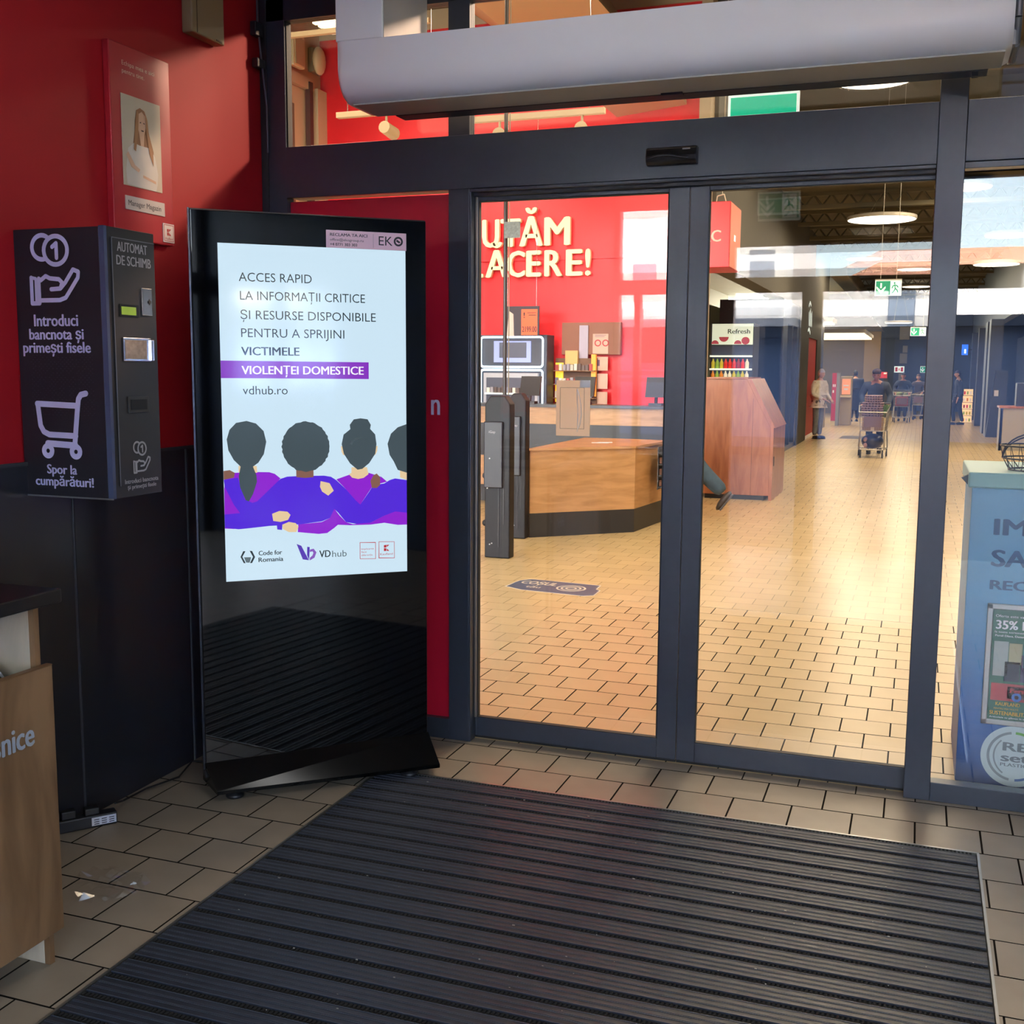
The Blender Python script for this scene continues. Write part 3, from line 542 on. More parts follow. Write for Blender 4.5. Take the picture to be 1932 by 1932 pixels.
def cart(cx, z0, w_, h_, mb, y):
    X = lambda u: cx + (u - .5) * w_; Z = lambda v: z0 + v * h_; r = w_ * .047
    stroke([(X(.02), Z(.82)), (X(.80), Z(.80))], r, mb, False, y)
    stroke([(X(.03), Z(.82)), (X(.07), Z(.50)), (X(.13), Z(.41)), (X(.24), Z(.37)), (X(.77), Z(.36))], r, mb, False, y)
    stroke([(X(1.0), Z(.98)), (X(.90), Z(.96)), (X(.85), Z(.90)), (X(.82), Z(.74)), (X(.74), Z(.22))], r, mb, False, y)
    stroke([(X(.2), Z(.24)), (X(.76), Z(.22))], r * 1.1, mb, False, y)
    for u in (.2, .76): poly_mb(ring(X(u), Z(.13), w_ * .035, w_ * .125), y, 0, mb)
cart(.168, .122, .205, .225, pm, -.0025)
part('trolley_pictogram', pm, PR, cm_)
for s_, a, b, w_, c_ in (('Introduci', .072, .560, .18, .037), ('bancnota și', .050, .517, .222, .034), ('primești fisele', .022, .474, .276, .034), ('Spor la', .098, .076, .124, .030), ('cumpărături!', .048, .036, .240, .030)):
    text(s_, a, b, w_, c_, PR, cm_, y=-.0025, weight=2)
dm = MB()
for i in range(16):
    for j in range(30):
        if random.random() < .75: 
            a, b = .05 + i * .016 + (j % 2) * .008, .27 + j * .0072; dm.box(a, a + .004, -.0012, -.001, b, b + .002)
part('dot_pattern', dm, mat('dot_grey', '35313f', .6), cm_, stuff=True)
# front print, facing +x: a sub-frame turned 90 degrees
fpm = thing('front_print', None, None, (.3685, 0, 0), PI / 2); fpm.parent = cm_
PRG = mat('grey_print', 'a9a7a6', .5)
text('AUTOMAT', .055, .800, .150, .030, PRG, fpm, weight=1); text('DE SCHIMB', .050, .757, .172, .030, PRG, fpm, weight=1)
pm = MB(); coins_hand(.138, .076, .186, pm, 0, .090); part('coins_and_hand', pm, PRG, fpm)
text('Introduci bancnota', .052, .045, .172, .0145, PRG, fpm, weight=1); text('și primești fisele', .064, .026, .148, .0135, PRG, fpm, weight=1)
fd = part('fittings', MB().box(.055, .15, -.002, .0, .592, .632), mat('black_bezel', '111111', .3), fpm)
part('lcd', MB().box(.063, .135, -.003, -.002, .598, .624), mat('lcd_green', '8fae3a', .3, emit=.25), fpm, label='green lit LCD window')
part('coin_plate', MB().box(.165, .216, -.006, 0, .600, .690), CHROME, fpm, bev=.002, label='chrome coin slot plate'); part('coin_slot', MB().lathe([(.006, -.009), (.006, -.006)], (.2, 0, .645), 10, axis='y').box(.199, .201, -.0075, -.006, .635, .655), GASKET, fpm)
part('note_bezel', MB().box(.065, .205, -.004, 0, .448, .525).box(.198, .212, -.012, 0, .45, .52), CHROME, fpm, bev=.002, label='chrome banknote bezel')
part('note_window', MB().box(.072, .180, -.0055, -.004, .455, .517), mat('note_print', 'a59380', .4, noise=.3, nscale=60), fpm)
part('payout_tray', MB().box(.080, .185, -.003, 0, .278, .332), mat('tray_rim', '353330', .4), fpm, bev=.002); part('payout_slot', MB().box(.092, .173, -.0045, -.003, .288, .322), GASKET, fpm)

# ---- manager board, box and camera bracket on the wall (faces +x)
bd = thing('notice_board', 'narrow red staff board with a portrait photo on the red wall', 'sign', (0, -1.035, 2.12), PI / 2)
part('board', MB().box(0, .345, -.03, 0, 0, .695), mat('board_red', 'a8222c', .35), bd, bev=.004)
GPR = mat('board_print', 'd8b5a5', .5)
text('Echipa mea e aici', .068, .622, .185, .016, GPR, bd, y=-.0305); text('pentru tine.', .068, .594, .125, .016, GPR, bd, y=-.0305)
ph = part('photo', MB().box(.055, .278, -.032, -.03, .195, .52), mat('photo_backdrop', 'b8ad95', .5), bd, label='portrait photo of a long-haired woman in a white blouse with folded arms')
pb = poly_mb([[(.125, .395), (.11, .33), (.118, .30), (.14, .32), (.2, .32), (.235, .275), (.232, .34), (.205, .41), (.2, .455), (.185, .48), (.16, .487), (.138, .475), (.13, .44)]], -.0322); part('hair_print', pb, mat('print_hair', '8a5c38', .6), ph)
pb = poly_mb([[(.075, .20), (.07, .25), (.085, .33), (.12, .355), (.15, .35), (.175, .35), (.215, .35), (.24, .32), (.255, .26), (.25, .22), (.24, .195)]], -.0325); part('blouse_print', pb, mat('print_blouse', 'c6c1b3', .6), ph)
pb = poly_mb([[(.145, .46), (.142, .42), (.15, .395), (.158, .35), (.175, .35), (.18, .395), (.19, .42), (.19, .46), (.168, .475)], [(.072, .305), (.085, .318), (.12, .275), (.15, .262), (.14, .25), (.1, .265)], [(.165, .245), (.24, .232), (.24, .222), (.165, .235)]], -.033, -.0001); part('skin_print', pb, mat('print_skin', 'c9a283', .6), ph)
pb = poly_mb([[(.155, .435), (.163, .437), (.163, .433), (.155, .431)], [(.175, .437), (.183, .435), (.183, .431), (.175, .433)], [(.16, .408), (.178, .408), (.174, .403), (.164, .403)]], -.0336, -.0001); part('face_print', pb, mat('print_dark', '3c2a22', .6), ph, stuff=True)
pb = poly_mb([[(.14, .475), (.128, .42), (.116, .33), (.128, .325), (.145, .4), (.15, .465)], [(.186, .47), (.19, .41), (.205, .33), (.228, .285), (.228, .33), (.204, .41), (.2, .45)]], -.0338, -.0001); part('hair_print', pb, mat('print_hair2', '9a6a40', .6), ph)
npl = part('name_plate', MB().box(.06, .288, -.033, -.03, .108, .158), mat('plate_grey', 'bcb4ab', .5), bd); text('Manager Magazin', .075, .124, .19, .019, INK, npl, y=-.0335)
lgp = part('logo_plate', MB().box(.275, .342, -.033, -.03, .012, .083), mat('plate_white', 'd9cfc6', .5), bd)
kl = MB()
def k_logo(x, z, s_, mb, y):
    poly_mb([[(x, z), (x + .42 * s_, z), (x + .42 * s_, z + .46 * s_), (x, z + .46 * s_)], [(x, z + .54 * s_), (x + .42 * s_, z + .54 * s_), (x + .42 * s_, z + s_), (x, z + s_)], [(x + .5 * s_, z + .56 * s_), (x + s_, z + s_), (x + .5 * s_, z + s_)], [(x + .5 * s_, z), (x + s_, z), (x + .5 * s_, z + .46 * s_)]], y, 0, mb)
k_logo(.297, .038, .025, kl, -.0335); part('logo_mark', kl, mat('logo_red', 'b01a22', .5), lgp); text('Kaufland', .287, .022, .044, .009, mat('logo_red', 'b01a22'), lgp, y=-.0335)
fm = MB(); 
for q in ((.279, .338, .016, .018), (.279, .338, .077, .079), (.279, .281, .016, .079), (.336, .338, .016, .079)): fm.box(q[0], q[1], -.0335, -.033, q[2], q[3])
part('logo_border', fm, mat('logo_red', 'b01a22'), lgp)
jb = thing('junction_box', 'beige electrical box high on the red wall', 'box', (0, -.56, 2.965), PI / 2)
part('housing', MB().box(0, .22, -.05, 0, .0, .26), mat('box_beige', '93805c', .5), jb, bev=.006); part('lid_seam', MB().box(.03, .034, -.052, -.05, 0.005, .25), mat('seam_brown', '5b4a33', .6), jb); part('latch', MB().box(.16, .2, -.052, -.05, .006, .012), mat('seam_brown', '5b4a33', .6), jb)
br_ = thing('cable_clamp', 'dark cable and clamp running down the wall corner at the top left', 'bracket', (0.01, -.06, 2.9))
part('clamp', MB().box(0, .03, -.03, .03, .18, .24), BLK, br_, bev=.004); part('clamp', MB().box(0, .03, -.02, .04, .05, .09), BLK, br_, bev=.004); part('cable', MB().path([(.02, .0, .6), (.02, .0, .24), (.025, .02, .07), (.03, .045, -.1), (.028, .05, -.3)], .005), mat('cable_grey', '4b4852', .5), br_)

# ---- air curtain over the door
ac = thing('air_curtain', 'wide white air curtain hanging over the sliding doors', 'air curtain', (1.85, -.3, 2.66))
prof = [(-.2, .226), (-.2, .105), (-.197, .085), (-.19, .06), (-.178, .037), (-.16, .018), (-.135, .006), (-.11, .004), (.05, .004), (.12, .03), (.12, .226)]
x0, x1 = -1.197, 1.19; n = len(prof); mb = MB()
def ring_at(x, ins): return [(x, p[0] + ins * (1 if p[0] < 0 else -1) * .5, p[1] + (ins if p[1] < .11 else 0)) for p in prof]
secs = [ring_at(x0, .03), ring_at(x0 + .004, .017), ring_at(x0 + .014, .006), ring_at(x0 + .03, 0), ring_at(x1 - .02, 0), ring_at(x1, .01)]
vs = [p for s_ in secs for p in s_]; fs_ = []
for k in range(len(secs) - 1):
    for i in range(n): fs_.append((k * n + i, k * n + (i + 1) % n, (k + 1) * n + (i + 1) % n, (k + 1) * n + i))
mb.add(vs, fs_, 0, True); mb.add(secs[0], [tuple(reversed(range(n)))]); mb.add(secs[-1], [tuple(range(n))])
hs = part('housing', mb, WHITE_AC, ac); 
for p in hs.data.polygons: p.use_smooth = True
es = hs.modifiers.new('e', 'EDGE_SPLIT'); es.split_angle = .5
part('underside', MB().box(x0 + .05, x1 - .02, -.155, .05, -.001, .004), GREY_AC, ac)
part('nozzle', MB().box(x0 + .13, x1 - .06, .05, .14, -.004, .02), BLK, ac, bev=.003)
part('switch_tab', MB().box(.02, .1, .03, .06, -.009, .0), BLK, ac); part('screw', MB().box(1.08, 1.1, .06, .09, -.018, 0), BLK, ac)
part('riser', MB().box(x0, x0 + .2, -.2, .2, .226, .95), WHITE_AC, ac, bev=.004, label='white vertical riser box at the left end')
part('riser_side', MB().box(x0 + .2, x0 + .203, -.195, .2, .226, .95), GREY_AC, ac)
part('end_bracket', MB().path([(x1 + .012, -.16, .3), (x1 + .012, -.16, .1), (x1 + .012, -.12, .03), (x1 + .012, .05, .02)], .012, 8).box(x1, x1 + .008, -.15, .1, .02, .3), mat('bracket_grey', '8d9093', .35, metal=.4), ac)

# ---- door sensor
ds = thing('door_sensor', 'small black motion sensor on the dark door header', 'sensor', (1.865, -.004, 2.446))
mb = MB(); mb.prism([(0, 0), (-.03, .0), (-.045, .012), (-.05, .03), (-.042, .06), (-.03, .066), (0, .066)], 'x', -.1, .1); part('housing', mb, mat('sensor_black', '141518', .3), ds, bev=.004)
part('lens_ridge', MB().path([(-.095, -.047, .022), (-.05, -.052, .032), (0, -.053, .03), (.04, -.052, .022), (.07, -.05, .018)], .006, 6), mat('sensor_gloss', '26272a', .15), ds)
part('badge', MB().box(.045, .075, -.0445, -.043, .048, .056), mat('badge_white', 'b9bcbf', .5), ds)
text('record', .047, .050, .026, .004, INK, ds, y=-.0447)

# ---- vestibule exit sign (behind the viewer, mirrored in the glass) and the green ones in the store
GRN = mat('exit_green', '0f8f68', .4, emit=.55); GRNL = mat('exit_green_bright', '00b083', .4, emit=.85); EW = mat('exit_white', 'e8f4ea', .4, emit=.8)
def exit_sign(loc, W, Hh, label, rz=0., face=GRN, group=None, hang=.4, picto=True):
    t = thing('exit_sign', label, 'exit sign', loc, rz, group)
    part('panel', MB().box(-W / 2, W / 2, -.012, .012, 0, Hh), EW, t, bev=.002)
    part('face', MB().box(-W / 2 + .012 * W / .33, W / 2 - .012 * W / .33, -.014, -.012, .012, Hh - .012), face, t)
    if picto:
        x0 = W * .08; k = Hh; part('panel_white', MB().box(x0, W / 2 - .02, -.0150, -.014, .016, Hh - .016), EW, t)
        a = poly_mb([[(-W * .30, .82 * k), (-W * .30, .5 * k), (-W * .24, .5 * k), (-W * .24, .82 * k)], [(-W * .27, .14 * k), (-W * .1, .48 * k), (-W * .1, .62 * k), (-W * .27, .34 * k), (-W * .44, .62 * k), (-W * .44, .48 * k)]], -.0145); part('arrow', a, EW, t)
        m_ = MB(); X = lambda u: x0 + u * (W / 2 - .02 - x0); Z = lambda v: .016 + v * (Hh - .032)
        poly_mb([[(X(.42) + .06 * k * math.cos(i * PI / 5), Z(.86) + .06 * k * math.sin(i * PI / 5)) for i in range(10)]], -.0156, 0, m_)
        for p in ([(.45, .74), (.5, .45)], [(.5, .45), (.68, .36), (.78, .18)], [(.5, .45), (.38, .25), (.2, .12)], [(.45, .7), (.65, .68), (.78, .55)], [(.45, .72), (.28, .66), (.18, .5)]): stroke([(X(u), Z(v)) for u, v in p], .035 * k, m_, y=-.0156)
        part('running_figure', m_, face, t)
    part('hanger', MB().tube((-W * .3, 0, Hh), (-W * .3, 0, Hh + hang), .004).tube((W * .3, 0, Hh), (W * .3, 0, Hh + hang), .004).box(-W / 2, W / 2, -.018, .018, Hh, Hh + .018), mat('hanger_grey', 'b7b2a2', .5), t)
    return t
es_ = exit_sign((1.895, -3.0, 2.66), .27, .145, 'dim green exit sign hanging in the vestibule behind the viewer', PI, mat('exit_dim', '2a8a6a', .4, emit=1.2), hang=.78); es_.scale = (-1, 1, 1)

# ---- left edge: wooden bag-waste stand with black worktop
wc = thing('waste_cabinet', 'oak recycling cabinet with an open front at the left edge', 'cabinet', (0, 0, 0))
part('end_panel', MB().box(.06, .61, -2.152, -2.134, 0, 1.01), OAKP, wc, bev=.002); part('end_edge', MB().box(.61, .628, -2.152, -2.134, 0, 1.01), OAK, wc)
part('front_panel', MB().box(.642, .66, -3.2, -2.127, .105, .853), OAK, wc, bev=.0015); part('panel_edge', MB().box(.641, .661, -3.2, -2.127, .853, .856), mat('edge_band', '6b4c30', .5), wc)
part('back_panel', MB().box(.05, .07, -3.2, -2.152, .1, 1.01), OAKP, wc); part('bottom', MB().box(.07, .63, -3.2, -2.152, .1, .12), OAKP, wc)
f2 = thing('front_print', None, None, (.6605, -2.127, 0), PI / 2); f2.parent = wc
text('snice', -.218, .657, .142, .062, mat('grey_white_print', '9aa3ad', .5), f2, y=-.0006, weight=2)
wt = tag(part('worktop', MB().box(.02, .668, -3.3, -2.088, 1.018, 1.056), mat('worktop_black', '17181c', .3, noise=.2, nscale=30), bev=.004), 'thick black worktop laid over the oak recycling cabinet', 'worktop')
bgm = MB(); random.seed(3)
N = 14
vs = [( .22 + .36 * (i / N), -2.62 + .42 * (j / N), .83 + .055 * math.sin(i * .9 + j * .5) * math.sin(j * .7) + random.uniform(-.012, .012) + .03 * math.sin(PI * i / N)) for i in range(N + 1) for j in range(N + 1)]
bgm.add(vs, [(i * (N + 1) + j, (i + 1) * (N + 1) + j, (i + 1) * (N + 1) + j + 1, i * (N + 1) + j + 1) for i in range(N) for j in range(N)], 0, True)
vs2 = [(x_ * .96 + .015, y_ * .99 - .02, z_ - .12 + random.uniform(-.02, .0)) for x_, y_, z_ in vs]; bgm.add(vs2, [(i * (N + 1) + j, i * (N + 1) + j + 1, (i + 1) * (N + 1) + j + 1, (i + 1) * (N + 1) + j) for i in range(N) for j in range(N)], 0, True)
PLAS = mat('clear_bag_plastic', 'b8b8ba', .2); 
tag(part('plastic_bag', bgm, PLAS), 'crumpled clear plastic bag inside the oak cabinet', 'bag')
tm = thing('terminal', 'black counter terminal with a chrome arm on the worktop', 'terminal', (.0, -2.45, 1.056))
part('body', MB().box(.03, .42, -.5, .12, 0, .16), BLK, tm, bev=.01); part('shelf', MB().box(.03, .5, -.6, .30, .075, .09), mat('shelf_black', '1c1e21', .35), tm, bev=.003)
part('arm', MB().path([(.10, .30, .13), (.16, .34, .15), (.24, .36, .19), (.26, .36, .24)], .007, 8), mat('dull_chrome', '6a6f78', .3, metal=.8), tm, label='bent dull chrome arm')
part('knob', MB().lathe([(.006, 0), (.02, .004), (.02, .012), (.008, .018)], (.46, .10, .09), 12), CHROME, tm)
sb = thing('soap_dispenser', 'white plastic dispenser on the left wall at the picture edge', 'dispenser', (0, -1.86, 1.33), PI / 2)
part('housing', MB().prism([(-.06, 0), (.05, 0), (.075, .02), (.05, .10), (.03, .125), (-.06, .125)], 'y', -.075, 0), mat('bottle_white', 'aab9c9', .35), sb, bev=.008); part('nozzle', MB().box(-.02, .01, -.06, -.03, -.02, 0), BLK, sb)

# ---- power strip, cable, plastic scrap
ps = thing('power_strip', 'black power strip with a white label on the floor by the wall', 'power strip', (.075, -1.345, 0), math.radians(52))
part('housing', MB().box(-.16, .09, -.025, .025, 0, .045), BLK, ps, bev=.005); part('label', MB().box(.0, .085, -.0262, -.025, .008, .038), mat('label_white', 'c6ccd6', .5), ps)
lm = MB()
for i in range(3):
    for j in range(3): lm.box(.008 + j * .026, .026 + j * .026, -.0266, -.0262, .012 + i * .008, .015 + i * .008)
part('label_print', lm, INK, ps); part('plug', MB().box(-.1, -.05, -.018, .018, .045, .075).box(-.02, .03, -.018, .018, .045, .07), BLK, ps, bev=.004)
cb = [(.1, -1.24, .05), (.06, -1.15, .02), (.05, -1.0, .012), (.09, -.85, .012), (.06, -.72, .03), (.12, -.66, .015), (.2, -.60, .012), (.26, -.66, .03)]
tag(part('power_cable', MB().path(cb, .004, 6), mat('cable_black', '141416', .5)), 'thin black cable along the foot of the black wall', 'cable')
sc_ = MB(); N = 12; random.seed(11)
vs = [(.33 + .24 * i / N + random.uniform(-.008, .008), -1.83 + .22 * j / N + random.uniform(-.008, .008), .004 + .03 * abs(math.sin(i * 1.3) * math.sin(j * 1.1)) * random.uniform(.4, 1)) for i in range(N + 1) for j in range(N + 1)]
sc_.add(vs, [(i * (N + 1) + j, (i + 1) * (N + 1) + j, (i + 1) * (N + 1) + j + 1, i * (N + 1) + j + 1) for i in range(N) for j in range(N) if (i - 6) ** 2 + (j - 6) ** 2 < 38])
def filmmat():
    M = bpy.data.materials.new('cling_film'); M.use_nodes = True; n = M.node_tree.nodes; l = M.node_tree.links; n.clear()
    o = n.new('ShaderNodeOutputMaterial'); mx = n.new('ShaderNodeMixShader'); t = n.new('ShaderNodeBsdfTransparent'); g = n.new('ShaderNodeBsdfGlossy'); g.inputs['Roughness'].default_value = .15
    mx.inputs[0].default_value = .09; l.new(t.outputs[0], mx.inputs[1]); l.new(g.outputs[0], mx.inputs[2]); l.new(mx.outputs[0], o.inputs[0]); return M
FILM = filmmat()
tag(part('plastic_scrap', sc_, FILM), 'scrap of clear plastic film on the tiles beside the oak cabinet', 'litter')

# ---- paper notice taped inside the left door leaf
def papermat(name, h):
    M = bpy.data.materials.new(name); M.use_nodes = True; n = M.node_tree.nodes; l = M.node_tree.links; n.clear()
    o = n.new('ShaderNodeOutputMaterial'); mx = n.new('ShaderNodeMixShader'); t = n.new('ShaderNodeBsdfTranslucent'); g = n.new('ShaderNodeBsdfDiffuse'); t.inputs[0].default_value = lin(h); g.inputs[0].default_value = lin(h)
    mx.inputs[0].default_value = .75; l.new(g.outputs[0], mx.inputs[1]); l.new(t.outputs[0], mx.inputs[2]); l.new(mx.outputs[0], o.inputs[0]); return M
pn = thing('paper_notice', 'white A4 sheet taped to the left glass door leaf', 'notice', (1.44, .094, 1.37))
part('sheet', MB().box(-.075, .075, 0, .0012, 0, .235), papermat('paper_sheet', 'f0e6dc'), pn); part('inner_border', MB().box(-.058, -.056, -.0012, -.0004, .03, .205).box(.048, .05, -.0012, -.0004, .03, .205).box(-.058, .05, -.0012, -.0004, .03, .032).box(-.058, .05, -.0012, -.0004, .203, .205), mat('paper_grey', '9aa098', .6), pn)
pts = [(.018, .2), (.028, .17), (.036, .13), (.038, .09), (.032, .05), (.018, .02)]; pts2 = [(.022, .02), (.022, .06), (.022, .11), (.018, .16)]
part('curl_highlight', MB().path([(a, -.003, b) for a, b in pts + pts2 + [pts[0]]], .0022, 5), mat('highlight_white', 'f4f4f2', .3), pn)  # white curl paints a reflected highlight onto the sheet
part('tape', MB().box(.03, .075, -.002, .0, .205, .236), mat('tape_white', 'f4f6f2', .2), pn)

vl = thing('added_vestibule_lamp', 'added flat ceiling lamp, out of view, brightening the air curtain', 'lamp', (1.9, -1.75, 3.50))  # lamp added out of view to lift the white air curtain
part('housing', MB().box(-1.3, 1.3, -.12, .12, .0, .08), WHITE_AC, vl, bev=.004); part('diffuser', MB().box(-1.27, 1.27, -.1, .1, -.004, .0), mat('lamp_panel_glow', 'f4f6f8', .5, emit=1.5), vl)
area('lamp_light', (1.9, -1.75, 3.485), 2.4, 13, (1, .98, .95), shape='RECTANGLE', sy=.18, parent=vl)
# ================================================================== THE STORE: shell
HC, LC = 6.45, 4.95      # high ceiling near the entrance, lower ceiling of the mall lane
ws = struct('wall_side', MB().box(-5.5, -5.35, .12, 10, 0, HC), BEIGE, label='beige side wall of the red front area, with a door recess')
part('door_recess', MB().box(-5.35, -5.33, 8.95, 9.25, 2.5, 5.2), mat('recess_brown', '5c4f40', .7), ws); part('ledge', MB().box(-5.35, -5.28, 8.2, 9.7, 5.45, 5.6), BEIGE, ws)
part('pillar_edge', MB().box(-5.35, -5.25, 9.75, 10, 0, 5.5), mat('pale_beige', 'c4b294', .7), ws)
part('dark_post', MB().box(-5.33, -5.26, 9.55, 9.64, 0, 5.55), mat('brown_post', '3c3230', .7), ws)  # dark brown strip standing against the beige wall
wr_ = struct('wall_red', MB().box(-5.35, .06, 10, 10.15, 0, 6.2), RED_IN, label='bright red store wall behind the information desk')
part('coping', MB().box(-5.35, .06, 9.98, 10.16, 6.2, 6.45), mat('pale_beige', 'c4b294'), wr_)
part('corner_post', MB().box(.06, .2, 9.9, 10.2, 0, HC), mat('pale_beige', 'c4b294'), wr_)
struct('ceiling', MB().box(-5.5, 9, .12, 16, HC, HC + .1), OLIVE, label='high olive brown ceiling over the store entrance')
struct('ceiling', MB().box(-5.5, 9, 16, 48, LC, LC + .1), OLIVE, label='lower dark ceiling over the mall lane')
struct('trim_1', MB().box(-5.5, 9, 16, 16.15, LC, HC + .1), OLIVE2, label='bulkhead where the high ceiling steps down')
struct('wall_above_shops', MB().box(-.05, .25, 10.2, 29, 3.05, HC), mat('fascia_olive', '57554c', .7, noise=.05), label='dark grey-olive fascia above the left row of shops')
struct('wall_far', MB().box(-2, 9, 46, 46.2, 0, LC), SLATE, label='slate blue wall at the far end of the mall lane')
struct('wall_right', MB().box(4.75, 4.95, 14, 46, 3.0, LC), mat('fascia_navy', '353c49', .5), label='dark fascia above the right row of shops')
struct('wall_store_right', MB().box(8.8, 9, .12, 46, 0, HC), SLATE, label='far right wall of the store')
struct('wall_store_left', MB().box(-5.5, -5.35, 10, 46, 0, HC), GREYW, label='side wall behind the left shops')
wf = struct('wall_grey_end', MB().box(-1.6, .7, 42, 42.1, 0, 3.0), GREYW, label='warm grey end wall with a beige pillar at the back left')
part('pillar', MB().box(.7, 1.3, 41.6, 42.1, 0, 3.2), mat('beige_pillar', 'b9a678', .7), wf)
part('soffit', MB().box(-1.6, 1.4, 30, 42, 3.2, 3.25), mat('soffit_grey', '5a6070', .6), wf)
for yy in (1.5, 3.4, 5.6, 8.2, 11, 14):
    struct('trim_2', MB().box(-5.4, 8.8, yy, yy + .18, HC - .35, HC), OLIVE2, label='painted steel roof girder over the entrance area')
for i, yy in enumerate((17.5, 20, 22.6, 25.5, 29, 33, 38, 43)):
    g_ = struct('trim_3', MB().box(.25, 4.75, yy, yy + .12, LC - .3, LC - .22).box(.25, 4.75, yy, yy + .12, LC - .06, LC), OLIVE2, label='lattice girder under the lane ceiling')
    zz = MB()
    for k in range(14):
        xa = .3 + k * .32; zz.tube((xa, yy + .06, LC - .25), (xa + .16, yy + .06, LC - .04), .02, n=5); zz.tube((xa + .16, yy + .06, LC - .04), (xa + .32, yy + .06, LC - .25), .02, n=5)
    part('lattice', zz, OLIVE2, g_)
dt = tag(part('air_duct', MB().box(.3, .75, 28.5, 45.5, 4.3, 4.75), mat('duct_beige', '8b7a55', .6)), 'long beige ventilation duct below the lane ceiling', 'duct')
bh = tag(part('ceiling_duct', MB().prism([(-3.2, 6.45), (-1.2, 6.45), (-.6, 5.55), (-1.9, 5.55)], 'y', 6.6, 9.6), mat('duct_pale', 'c9b085', .7)), 'pale beige boxed duct slanting in front of the red wall', 'duct')
b2 = tag(part('ceiling_duct', MB().prism([(-1.45, 5.35), (-.15, 5.5), (-.1, 4.95), (-1.0, 4.86)], 'y', 9.2, 9.9), mat('duct_pale2', 'b79877', .7)), 'low salmon-beige boxed duct at the right end of the red wall', 'duct')

# ---- ceiling lamps: light comes from the discs
LAMP_W = mat('lamp_disc_glow', 'fff6e4', .5, emit=3.2)
def disc_lamp(x, y, z, D, power, label, hang_to=None, grp='round disc ceiling lamps over the lane'):
    t = thing('ceiling_lamp', label, 'lamp', (x, y, z), 0, grp)
    part('rim', MB().lathe([(D / 2, .0), (D / 2 + .02, .01), (D / 2 + .02, .06), (D / 2 - .05, .075), (.02, .08)], n=28), mat('lamp_rim', 'c9c4b6', .5), t)
    part('diffuser', MB().lathe([(.0, -.004), (D / 2, -.004), (D / 2 + .002, .004)], n=28), LAMP_W, t)
    if hang_to: 
        h = MB(); 
        for a in (0, 2.1, 4.2): h.tube((D * .35 * math.cos(a), D * .35 * math.sin(a), .07), (0, 0, hang_to - z), .004, n=4)
        part('cord', h, mat('cord_grey', '9a937f', .5), t)
    area('lamp_light', (x, y, z - .02), D, power, (1, .80, .55), shape='DISK', parent=t)
lamps = [(2.0, 17.7, 4.43, 1.2, 'largest disc lamp in view under the lane ceiling'), (3.35, 16.6, 4.78, .9, 'disc lamp highest in view just below the door header'), (1.28, 26.8, 4.58, .9, 'disc lamp left of the mullion above the exit sign'),
         (2.5, 29.4, 4.5, .9, 'disc lamp just right of and above the running-man exit sign'), (2.55, 35.5, 4.45, .9, 'disc lamp low between the exit sign and the door mullion'), (4.3, 19.8, 4.3, .85, 'disc lamp half hidden by the door mullion'),
         (4.2, 21.5, 3.9, .9, 'lower disc lamp half hidden by the door mullion'), (2.0, 37.5, 3.35, .9, 'small disc lamp in front of the slate blue wall'), (-.4, 14, 2.9 + .4, .9, 'flush disc lamp under the soffit beside the hanging red sign')]
for i, (x, y, z, D, lb) in enumerate(lamps): disc_lamp(x, y, z, D, (120, 95, 95, 95, 95, 90, 90, 60, 50)[i], lb, None if i == 8 else LC)
for i, (x, y, p) in enumerate(((1.6, 3.2, 120), (3.6, 4.0, 120), (2.2, 6.0, 170), (3.2, 9.0, 170), (2.0, 12.5, 150), (-2.6, 4.4, 120), (5.8, 6, 150))):
    disc_lamp(x, y, 5.7, 1.1, p * .8, ('nearest high disc lamp just inside the doors', 'high disc lamp inside the right side light', 'high disc lamp above the floor sticker lane', 'high disc lamp before the wooden counter on the right', 'high disc lamp over the wooden counter', 'high disc lamp over the red front area', 'high disc lamp far to the right of the entrance')[i], 6.4, 'high disc lamps over the store entrance')
# lane end glow: luminous grilles
def bar_grille(x0, x1, y0, y1, z, nb, label):
    t = thing('light_grille', label, 'lamp', ((x0 + x1) / 2, (y0 + y1) / 2, z), 0, None); W = (x1 - x0) / 2; Dp = (y1 - y0)
    part('frame', MB().box(-W - .05, W + .05, -Dp / 2 - .05, Dp / 2 + .05, .06, .16), mat('grille_frame', 'a39a86', .5), t)
    for k in range(nb):
        yy = -Dp / 2 + Dp * (k + .5) / nb; part('light_bar', MB().box(-W, W, yy - Dp / nb * .28, yy + Dp / nb * .28, 0, .06), mat('bar_glow', 'fff2cf', .5, emit=1.6), t)
    area('lamp_light', ((x0 + x1) / 2, (y0 + y1) / 2, z - .03), 1.5, 60, (1, .85, .6), parent=t)
bar_grille(-.9, 1.15, 31, 37, 2.75, 6, 'luminous ceiling grille of bright bars at the back left'); bar_grille(-.6, .45, 27.5, 29.0, 2.95, 2, 'smaller two-bar luminous grille in front of the other one')
bar_grille(-4.2, -3.5, 7.5, 8.3, 5.72, 6, 'striped luminous ceiling panel at the top left behind the glass')

